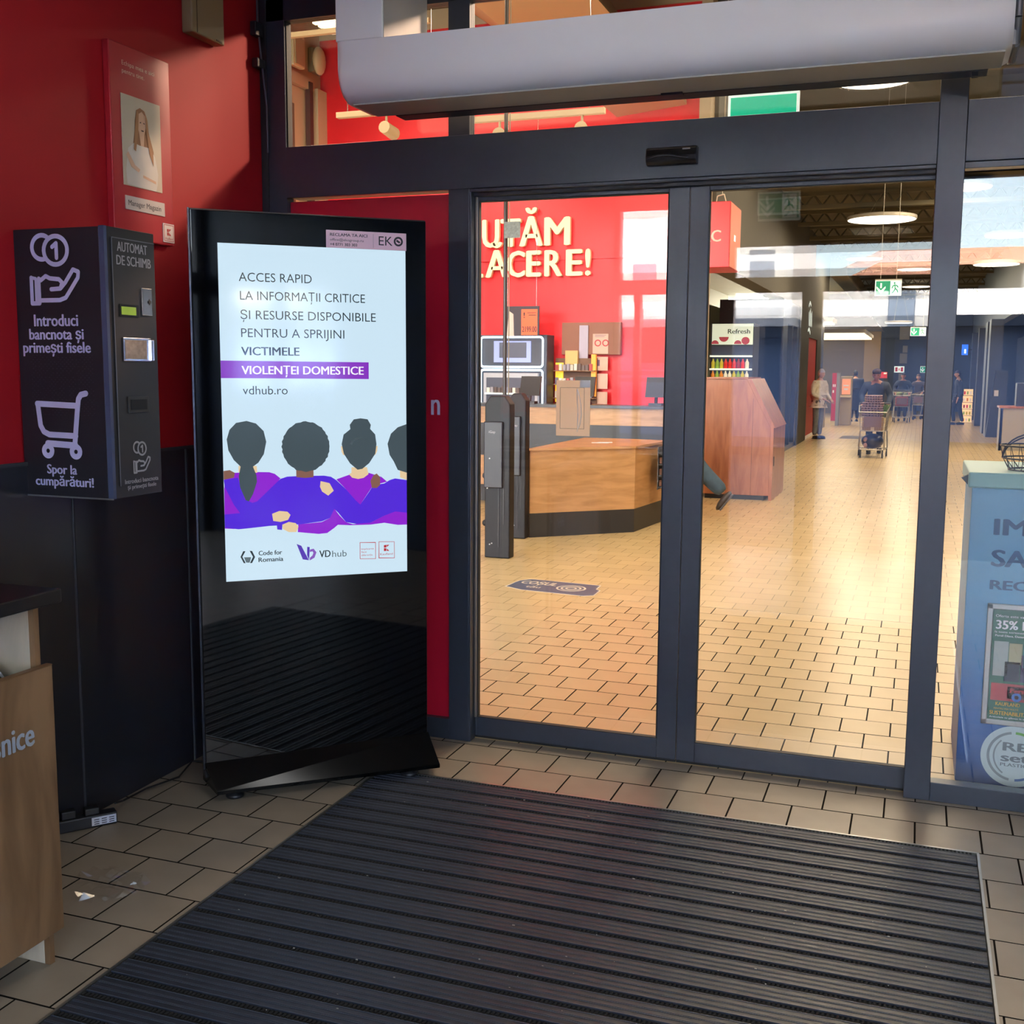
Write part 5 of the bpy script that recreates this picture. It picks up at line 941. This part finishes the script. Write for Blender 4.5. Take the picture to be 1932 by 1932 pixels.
# ---- recycling container behind the side light
rb = thing('recycling_bin', 'tall recycling container wrapped in blue sea print with a steel-framed offer', 'bin', (3.03, .27, 0))
def seamat():
    M = bpy.data.materials.new('blue_sea_print'); M.use_nodes = True; n = M.node_tree.nodes; l = M.node_tree.links; b = n['Principled BSDF']
    tc = n.new('ShaderNodeTexCoord'); sp = n.new('ShaderNodeSeparateXYZ'); cr = n.new('ShaderNodeValToRGB'); tx = n.new('ShaderNodeTexNoise'); tx.inputs['Scale'].default_value = 3.5; tx.inputs['Detail'].default_value = 6
    mm = n.new('ShaderNodeMath'); mm.operation = 'MULTIPLY_ADD'; mm.inputs[1].default_value = .28; ad = n.new('ShaderNodeMath'); ad.operation = 'DIVIDE'; ad.inputs[1].default_value = 1.3
    l.new(tc.outputs['Object'], sp.inputs[0]); l.new(tc.outputs['Object'], tx.inputs['Vector']); l.new(tx.outputs[0], mm.inputs[0]); l.new(sp.outputs['Z'], mm.inputs[2]); l.new(mm.outputs[0], ad.inputs[0]); l.new(ad.outputs[0], cr.inputs[0])
    e = cr.color_ramp.elements; e[0].position = .1; e[0].color = lin('1d3a74'); e[1].position = 1.0; e[1].color = lin('6ea6c8')
    q = e.new(.35); q.color = lin('2c62a6'); q = e.new(.7); q.color = lin('5b9ac4')
    l.new(cr.outputs[0], b.inputs['Base Color']); b.inputs['Roughness'].default_value = .4; return M
part('body', MB().box(0, .95, 0, .6, .0, 1.20), seamat(), rb, bev=.004); part('lid', MB().box(-.015, .97, -.012, .62, 1.20, 1.262), mat('lid_teal', '8dbcb8', .4), rb, bev=.006); part('hinge', MB().prism([(-.04, 1.235), (-.012, 1.25), (-.012, 1.205)], 'y', .02, .05), BLK, rb)
DBL = mat('print_deep_blue', '24507c', .5)
text('IM', .088, 1.018, .125, .062, DBL, rb, y=-.002, weight=2); text('SA', .085, .893, .135, .064, DBL, rb, y=-.002, weight=2); text('RECI', .086, .800, .155, .036, DBL, rb, y=-.002, weight=2)
pf = thing('poster_frame', None, None, (.083, -.004, .255)); pf.parent = rb
part('frame', MB().box(0, .42, -.012, 0, 0, .022).box(0, .42, -.012, 0, .468, .49).box(0, .022, -.012, 0, 0, .49).box(.398, .42, -.012, 0, 0, .49), ALU, pf, bev=.003)
part('poster', MB().box(.02, .40, -.004, 0, .02, .47), mat('poster_green', '2b6450', .5), pf)
text('Oferta este valabilă', .032, .437, .14, .010, WHT, pf, y=-.0045); text('35% R', .034, .390, .125, .034, WHT, pf, y=-.0045, weight=2); text('la toate sortimentele', .032, .374, .13, .008, WHT, pf, y=-.0045); text('Persil Discs, Detergent', .034, .359, .13, .008, WHT, pf, y=-.0045, weight=1)
for (a, b, c, d, col) in ((.032, .085, .20, .34, 'a9b4b0'), (.088, .135, .25, .335, 'b0aa84'), (.14, .2, .24, .34, '2f8fb0'), (.075, .13, .18, .26, '2a2a40'), (.133, .19, .18, .29, '30264e'), (.2, .3, .18, .33, 'b8b0a8'), (.03, .16, .10, .17, 'a83a3e'), (.09, .16, .11, .16, 'd8d4d0'), (.16, .3, .1, .17, 'd8d0c8')):
    part('product_print', MB().box(a, b, -.006, -.004, c, d), mat('prod_' + col, col, .5), pf)
text('Persil', .100, .135, .065, .018, mat('persil_red', 'c02a34', .5), pf, y=-.0068, weight=2); part('product_swirl', poly_mb(ring(.125, .118, .008, .018), -.0066, 0), mat('swirl_blue', '2a5cb0', .5), pf)
YL = mat('print_yellow', 'd0a83c', .5); text('KAUFLAND', .050, .080, .09, .014, YL, pf, y=-.0068, weight=2); text('PENTRU MAI MULTĂ', .045, .064, .09, .007, YL, pf, y=-.0068); text('SUSTENABILITATE', .030, .042, .16, .015, YL, pf, y=-.0068, weight=2); text('Articolele se găsesc în toate', .030, .029, .15, .006, WHT, pf, y=-.0068)
cx, cz, rr = .215, .128, .125; m_ = MB(); poly_mb([[(cx + rr * math.cos(i * 2 * PI / 48), cz + rr * math.sin(i * 2 * PI / 48)) for i in range(48)]], -.0015, 0, m_); part('round_logo', m_, mat('logo_pale', 'b9cdd2', .5), rb)
lgm = MB(); poly_mb(ring(cx, cz, .092, .102, 30, PI * .55, PI * 1.45), -.002, 0, lgm); poly_mb(ring(cx + .012, cz, .085, .091, 20, PI * .75, PI * 1.3), -.002, 0, lgm); part('logo_arc', lgm, mat('arc_grey', '7c8b92', .5), rb)
part('logo_arc', poly_mb(ring(cx, cz, .092, .102, 20, PI * .1, PI * .5), -.002, 0), mat('arc_green', '5aa040', .5), rb); part('logo_arc', poly_mb(ring(cx, cz, .092, .102, 20, PI * 1.52, PI * 1.9), -.002, 0), mat('arc_blue', '3c62a0', .5), rb)
SG = mat('set_grey', '62707a', .5); text('RE', cx - .045, cz + .022, .095, .034, SG, rb, y=-.0022, weight=2); text('set', cx - .05, cz - .022, .105, .034, SG, rb, y=-.0022, weight=2); text('PLASTIC', cx - .05, cz - .042, .1, .013, SG, rb, y=-.0022, weight=1)
wbk = thing('wire_basket', 'round dark wire basket resting on the recycling container', 'basket', (3.268, .42, 1.262)); m_ = MB(); WIR = mat('dark_wire', '211f24', .4)
for (r, z) in ((.10, .004), (.125, .05), (.135, .10)): m_.path([(r * math.cos(a), r * math.sin(a), z) for a in [i * 2 * PI / 24 for i in range(25)]], .0035, 6)
for i in range(20): a = i * 2 * PI / 20; m_.path([(.1 * math.cos(a), .1 * math.sin(a), .004), (.125 * math.cos(a + .15), .125 * math.sin(a + .15), .05), (.135 * math.cos(a + .1), .135 * math.sin(a + .1), .1)], .0016, 4); m_.path([(.1 * math.cos(a), .1 * math.sin(a), .004), (.125 * math.cos(a - .2), .125 * math.sin(a - .2), .05)], .0014, 4)
part('basket_wires', m_, WIR, wbk); hh = MB()
for ph in (-.35, .35): hh.path([(.125 * math.cos(a) , .04 * math.sin(a) * 0 + ph * .2 * math.sin(a), .05 + .095 * math.sin(a)) for a in [i * PI / 16 for i in range(17)]], .0035, 6)
part('handle', hh, WIR, wbk)

# ================================================================== TROLLEYS AND PEOPLE
def trolley(loc, rz, label, group):
    t = thing('shopping_trolley', label, 'trolley', loc, rz, group); W0, W1 = .22, .28; TZ = 1.0; ST = mat('trolley_steel', 'a6a08c', .3, metal=.7)
    # front of the trolley faces local -y; basket tapers to the front
    T = [(-.25, -.42, .88), (.25, -.42, .88), (.29, .38, .98), (-.29, .38, .98)]; Bt = [(-.22, -.38, .52), (.22, -.38, .52), (.25, .34, .50), (-.25, .34, .50)]
    m_ = MB(); m_.path(T + [T[0]], .012, 6); m_.path(Bt + [Bt[0]], .008, 6)
    def L(a, b, u): return tuple(a[i] + (b[i] - a[i]) * u for i in range(3))
    for s_ in range(4):
        a0, a1, b0, b1 = T[s_], T[(s_ + 1) % 4], Bt[s_], Bt[(s_ + 1) % 4]; nv = 12 if s_ % 2 == 0 else 16
        for i in range(nv + 1): m_.tube(L(a0, a1, i / nv), L(b0, b1, i / nv), .0028, n=4, cap=False)
        for v in (.25, .5, .75): m_.tube(L(a0, b0, v), L(a1, b1, v), .004, n=4, cap=False)
    for i in range(9): m_.tube(L(Bt[0], Bt[1], i / 8), L(Bt[3], Bt[2], i / 8), .0028, n=4, cap=False)
    part('basket', m_, ST, t)
    part('front_band', MB().box(-.16, .16, -.418, -.412, .60, .80), mat('trolley_plate', '6d5448', .5), t)
    part('handle', MB().tube((-.3, .46, 1.03), (.3, .46, 1.03), .016, n=10).tube((-.29, .38, .98), (-.29, .46, 1.03), .012).tube((.29, .38, .98), (.29, .46, 1.03), .012), mat('trolley_handle', '3a3c3e', .4), t)
    f_ = MB()
    for sx in (-1, 1): f_.path([(sx * .25, .34, .5), (sx * .27, .30, .16)], .013, 8); f_.path([(sx * .22, -.38, .52), (sx * .23, -.34, .16)], .013, 8); f_.path([(sx * .27, .32, .16), (sx * .2, -.36, .16)], .012, 8)
    f_.tube((-.2, -.36, .16), (.2, -.36, .16), .01); f_.tube((-.27, .3, .16), (.27, .3, .16), .01)
    for i in range(6): f_.tube((-.2 + i * .08, -.35, .17), (-.22 + i * .088, .3, .17), .004, n=4)
    part('frame', f_, ST, t)
    for (a, b) in ((-.2, -.33), (.2, -.33), (-.26, .28), (.26, .28)):
        c = part('caster', MB().lathe([(.0, -.014), (.06, -.014), (.062, 0), (.06, .014), (0, .014)], (a, b, .062), 16, axis='x').tube((a, b, .07), (a, b, .16), .014), mat('caster_black', '26262a', .5), t)
    return t
G3 = 'shopping trolleys being pushed down the lane'
tr1 = trolley((2.0, 18.35, 0), .0, 'nearest trolley loaded high with egg trays', G3)
EG = mat('egg_tray_pulp', '8d6f68', .85); m_ = MB(); NX = 8
for i in range(6):
    for (a, b) in ((-.125 + .05 * i, -.152), (-.152, -.125 + .05 * i), (.152, -.125 + .05 * i), (-.125 + .05 * i, .152)):
        m_.tube((a, b, .002), (a, b, .030), .012, .024, n=6, mi=0)
m_.box(-.14, .14, -.14, .14, .0, .03, 1); m_.box(-.172, .172, -.172, .172, .031, .038, 2); eme = m_.mesh('egg_tray', [EG, mat('egg_tray_shadow', '4a3432', .9), mat('egg_tray_rim', 'b79a90', .85)])
cx_ = tr1.location
for k in range(9):
    o = link('egg_tray', eme, loc=(cx_.x - .02 + random.uniform(-.008, .008) - (.0 if k < 6 else -.02), cx_.y - .15, .80 + k * .045)); o.scale = ((1.15 if k < 6 else .92), 1, 1); tag(o, ['egg tray at the bottom of the stack in the nearest trolley', 'second egg tray from the bottom of the stack', 'third egg tray from the bottom of the stack', 'fourth egg tray from the bottom of the stack', 'middle egg tray of the tall stack', 'widest upper egg tray just under the narrow ones', 'lowest of the three narrower egg trays', 'egg tray second from the top of the stack', 'topmost egg tray of the stack'][k], 'egg tray', 'egg trays stacked in the nearest trolley')
t = thing('cardboard_carton', 'wide brown carton under the egg trays in the nearest trolley', 'box', (cx_.x, cx_.y - .1, .53)); part('body', MB().box(-.19, .19, -.22, .2, 0, .25), mat('carton_brown', '9a7c56', .8), t); part('tape', MB().box(-.03, .03, -.223, -.22, 0, .25), CREAM, t)
t = thing('black_bag', 'black bulging bag with pink patches on the rack under the nearest trolley', 'bag', (cx_.x, cx_.y - .05, .18)); part('body', MB().sphere((0, 0, .13), (.21, .26, .15), 16), mat('bag_black', '26282e', .3), t); part('patch', MB().sphere((-.12, -.18, .17), (.045, .06, .05), 10).sphere((-.12, -.2, .06), (.04, .06, .05), 10), mat('patch_pink', 'b08a80', .6), t)
t = thing('leafy_bunch', 'bunch of green vegetables standing in the nearest trolley', 'vegetables', (cx_.x + .19, cx_.y - .05, .8)); m_ = MB(); random.seed(2)
for i in range(16): a, b = random.uniform(0, 6.28), random.uniform(.02, .07); m_.path([(0, 0, 0), (b * math.cos(a), b * math.sin(a), .14), (b * 1.6 * math.cos(a), b * 1.6 * math.sin(a), .22)], .012, 5)
part('leaves', m_, mat('leaf_green', '5a7a40', .7), t)
push = lambda y, z: [[(-.19, 0, 1.42), (-.29, -.06, 1.20), (-.24, y, z)], [(.19, 0, 1.42), (.29, -.06, 1.20), (.24, y, z)]]
walk = [[(-.09, 0, .92), (-.10, -.14, .52), (-.10, .02, .10)], [(.09, 0, .92), (.10, .02, .50), (.10, .28, .16)]]
human('man in dark jacket pushing the nearest trolley loaded with egg trays', (2.0, 19.15, 0), 0, 1.70, push(-.33, 1.03), walk, top='2c3444', bottom='1e2430', hair='2a2426', lean=.22, skin=SKIN_B, cap='3a2a2c', headtilt=.06, bulk=1.12)
tr2 = trolley((2.28, 34.6, 0), 0, 'farther trolley filled with groceries beside the slate wall', G3); tr3 = copy_tree(tr2); tr3.location = (2.98, 36.8, 0); tr3.rotation_euler = (0, 0, -.5); tr3['label'] = 'farthest trolley half hidden by the door mullion'
t = thing('grocery_bag', 'red and green grocery bag in the farther trolley', 'bag', (2.28, 34.5, .54)); part('body', MB().box(-.2, .2, -.25, .2, 0, .3), mat('grocery_red', '9a3c34', .6), t, bev=.03); part('greens', MB().sphere((-.08, 0, .38), (.12, .15, .08), 10).sphere((.1, .05, .36), (.09, .12, .07), 10), mat('grocery_green', '7a8a62', .7), t)
human('shopper in a dark blue coat pushing the farther trolley', (2.28, 35.4, 0), 0, 1.60, push(-.33, 1.05), walk, top='2b3444', bottom='23262c', hair='23242a', lean=.12, skin=SKIN_B, bulk=1.15)
human('shopper with a light face in a brown coat behind the farthest trolley', (2.78, 37.6, 0), -.3, 1.55, push(-.33, 1.05), walk, top='3a3432', bottom='26262a', hair='4a3a30', lean=.12, bulk=1.1)
human('man in a white sweater and grey trousers standing at the left of the lane', (.5, 23.9, 0), .95, 1.68, [[(-.20, 0, 1.42), (-.26, -.02, 1.14), (-.12, -.26, 1.02)], [(.20, 0, 1.42), (.25, -.02, 1.14), (.10, -.30, 1.0)]], [[(-.08, 0, .92), (-.09, -.01, .50), (-.09, .02, .09)], [(.08, 0, .92), (.09, -.01, .50), (.09, .02, .09)]], top='d8cfc0', bottom='6f7274', hair='b8b4b4', lean=.03, bulk=1.15)
human('person in long black clothes with a shoulder bag seen from behind', (.80, 34.4, 0), PI + .3, 1.66, None, None, top='1b2233', bottom='161b28', hair='181c28', coat=.62, bulk=1.45)
t = thing('shoulder_bag', 'black shoulder bag hanging at the side of the person in black', 'bag', (.56, 34.36, .78)); part('body', MB().box(-.1, .1, -.14, .14, 0, .26), mat('bag_dark', '151a26', .5), t, bev=.04); part('strap', MB().path([(0, -.1, .26), (.1, -.02, .62), (0, .1, .26)], .01), mat('bag_dark', '151a26'), t)
human('guard in a dark uniform standing sideways at the far right', (3.95, 33.4, 0), -PI / 2 + .2 - PI * 0, 1.68, None, [[(-.09, 0, .92), (-.10, -.12, .50), (-.10, -.06, .09)], [(.09, 0, .92), (.10, .06, .50), (.10, .16, .10)]], top='2a3346', bottom='1c2230', hair='231f20', bulk=1.1)
human('walker in dark jeans hidden by the door stile except for a trailing foot', (.27, 8.28, 0), -PI / 2, 1.72, [[(-.20, 0, 1.43), (-.24, .05, 1.15), (-.24, -.02, .92)], [(.20, 0, 1.43), (.24, -.03, 1.15), (.24, -.1, .93)]],
      [[(-.09, 0, .92), (-.10, -.16, .52), (-.10, -.14, .10)], [(.09, 0, .92), (.09, .20, .58), (.09, .53, .27)]], top='3a2c26', bottom='3f5566', hair='2a2420', shoes='3c3634', legw=1.45)
# ================================================================== OUTSIDE, behind the viewer (seen only mirrored in glass)
ASP = mat('asphalt', '45474c', .9, noise=.1, nscale=4); PAV = mat('pavement_slabs', '66666a', .85, noise=.08, nscale=5)
gd = struct('ground', MB().box(-60, 80, -160, -6.2, -.2, -.02).box(5.75, 60, -6.2, .4, -.2, -.02), PAV, label='paved forecourt outside the vestibule')
part('road', MB().box(-40, 60, -30, -18, -.02, -.01), ASP, gd)
def building(x0, x1, y0, y1, h, wallc, label, rows=3, cols=6, face='y', shade=None, z0=4.0):
    b = thing('building', label, 'building', ((x0 + x1) / 2, (y0 + y1) / 2, 0)); cx, cy = b.location.x, b.location.y; W, D = (x1 - x0) / 2, (y1 - y0) / 2; wm = mat('facade_' + wallc, wallc, .8, noise=.04)
    part('wall', MB().box(-W, W, -D, D, z0, h), wm, b); part('ground_floor', MB().box(-W, W, -D, D + 0.0, 0, z0), mat('shade_facade', '3a4558', .7), b)
    part('canopy', MB().box(-W - .5, W + .5, D, D + 3.0, z0 - .25, z0 + .05), mat('canopy_dark', '3f4754', .6), b)
    rf_ = MB(); rf_.prism([(-W - .3, h), (W + .3, h), (W - 2.5, h + 1.3), (-W + 2.5, h + 1.3)], 'y', -D - .3, D + .3); part('roof', rf_, mat('tiled_roof', 'a0705a', .8), b)
    wn = MB().box(-.5, .5, 0, .06, -.7, .7).mesh('window', mat('far_window', '56606e', .2))
    for r in range(rows):
        for c in range(cols): link('window', wn, b, loc=(-W + (c + .5) * 2 * W / cols, D + .01, z0 + (r + .55) * (h - z0) / rows))
    return b
building(-24, -2.2, -52, -42, 17, 'f2f0ec', 'tall white sunlit apartment block opposite', 4, 9)
building(-1.4, 19, -50, -42, 5.0, 'f0ece6', 'lower pale building with a tiled roof opposite', 1, 3, z0=3.2)
building(21, 40, -40, -30, 8, 'd6cfc2', 'pale building to the right across the forecourt', 2, 8)
sgn = thing('shop_board', 'white shop board with a red disc on the facade across the forecourt', 'sign', (14, -10.5, 2.3), -.9); part('board', MB().box(-3, 3, -.1, .1, 0, 1.5), mat('board_white', 'd8d6d2', .6), sgn); part('stripe', MB().box(-3, 3, .1, .12, 0, .2), mat('stripe_red', 'b02a34', .6), sgn); part('post', MB().box(-2.9, -2.7, -.1, .1, -2.4, 0).box(2.7, 2.9, -.1, .1, -2.4, 0), FRAME, sgn); part('disc', poly_mb(ring(1.2, .85, .12, .42), .125), mat('stripe_red', 'b02a34'), sgn)
def car(loc, rz, col, label):
    t = thing('car', label, 'car', loc, rz); cm = mat('car_' + col, col, .2, metal=.3)
    prof = [(-2.1, .30), (-2.15, .55), (-2.05, .82), (-1.2, .95), (-.55, 1.38), (.75, 1.42), (1.45, 1.02), (2.0, .92), (2.1, .6), (2.05, .30)]
    m_ = MB(); m_.prism(prof, 'y', -.80, .80); part('body', m_, cm, t, bev=.06)
    part('glazing', MB().prism([(-1.1, .97), (-.52, 1.33), (.7, 1.36), (1.3, 1.03)], 'y', -.815, .815), mat('car_glass', '0c1016', .05), t)
    part('windscreen', MB().prism([(-1.24, .97), (-1.18, .97), (-.56, 1.385), (-.6, 1.385)], 'y', -.66, .66), mat('car_glass', '0c1016'), t)
    for sy in (-1, 1):
        for sx in (-1.3, 1.35): part('wheel', MB().lathe([(0, -.09), (.2, -.1), (.31, -.1), (.33, -.06), (.33, .06), (.31, .1), (.2, .1), (0, .09)], (sx, sy * .74, .33), 20, axis='y'), mat('tyre', '131315', .8), t)
        part('headlight', MB().sphere((-2.0, sy * .58, .68), (.12, .17, .08), 10), mat('lamp_glass', 'c8d2dc', .1), t)
    part('bumper', MB().box(-2.19, -2.05, -.75, .75, .3, .52), mat('bumper_black', '17191d', .5), t, bev=.02); return t
car((10.2, -8.6, 0), -.6, '2a3038', 'dark car parked outside the right opening')
car((13.6, -5.2, 0), -.7, '4a5260', 'grey-blue car parked behind the dark one')
for i in range(4):
    c = copy_tree(tr2); c.location = (7.0 + i * .32, -4.9 - i * .16, 0); c.rotation_euler = (0, 0, 1.1); c['label'] = ('first', 'second', 'third', 'last')[i] + ' empty trolley of the nested row outside the right opening'; c['group'] = 'nested trolleys outside'
tag(part('canopy_slats', (lambda m_: [m_.box(0, 5.6, -5.9 + i * .42, -5.9 + i * .42 + .36, 3.46, 3.5) for i in range(8)] and m_)(MB()), mat('ceiling_slat', 'd4dae4', .28, metal=.9)), 'row of metal ceiling slats at the back of the vestibule', 'ceiling slats')

st = struct('raised_shade_wall', MB().box(-14, 16, .14, .4, 3.64, 14).box(5.8, 16, .14, .4, 0, 3.64).box(-14, -5.6, .14, .4, 0, 3.64), mat('store_facade', 'c9c6c0', .8), label='unseen store wall above the vestibule roof, raised to shade the forecourt')  # height chosen so its shadow covers the forecourt
part('roof', MB().box(-5.6, 9.2, .3, 48, 6.7, 6.8), mat('store_facade', 'c9c6c0'), st)
low = thing('gap_blocking_wall', 'added dark wall blocking the bright gap between the buildings opposite', 'wall', (-1.8, -41, 0)); part('wall', MB().box(-2, 3, -.2, .2, 0, 3.6), mat('shade_facade', '3a4558'), low); part('coping', MB().box(-2, 3, -.25, .25, 3.6, 3.7), mat('coping_grey', '77797c', .8), low)  # added to close a bright streak in the door reflections

sh = thing('added_shelter', 'added long blue shelter, mirrored as a dim bluish band in the doors', 'shelter', (0, -24, 0)); part('screen_wall', MB().box(-30, 40, -.1, .1, 0, 2.7), mat('shelter_navy', '6d84b8', .6), sh); part('roof', MB().box(-30, 40, -2.5, .8, 2.7, 2.95), mat('shelter_roof', '44506a', .6), sh)  # made-up shelter; supplies the bluish haze mirrored in the doors
for i in range(12): part('post', MB().box(-28 + i * 5, -27.8 + i * 5, .1, .3, 0, 2.7), mat('shelter_roof', '44506a'), sh)
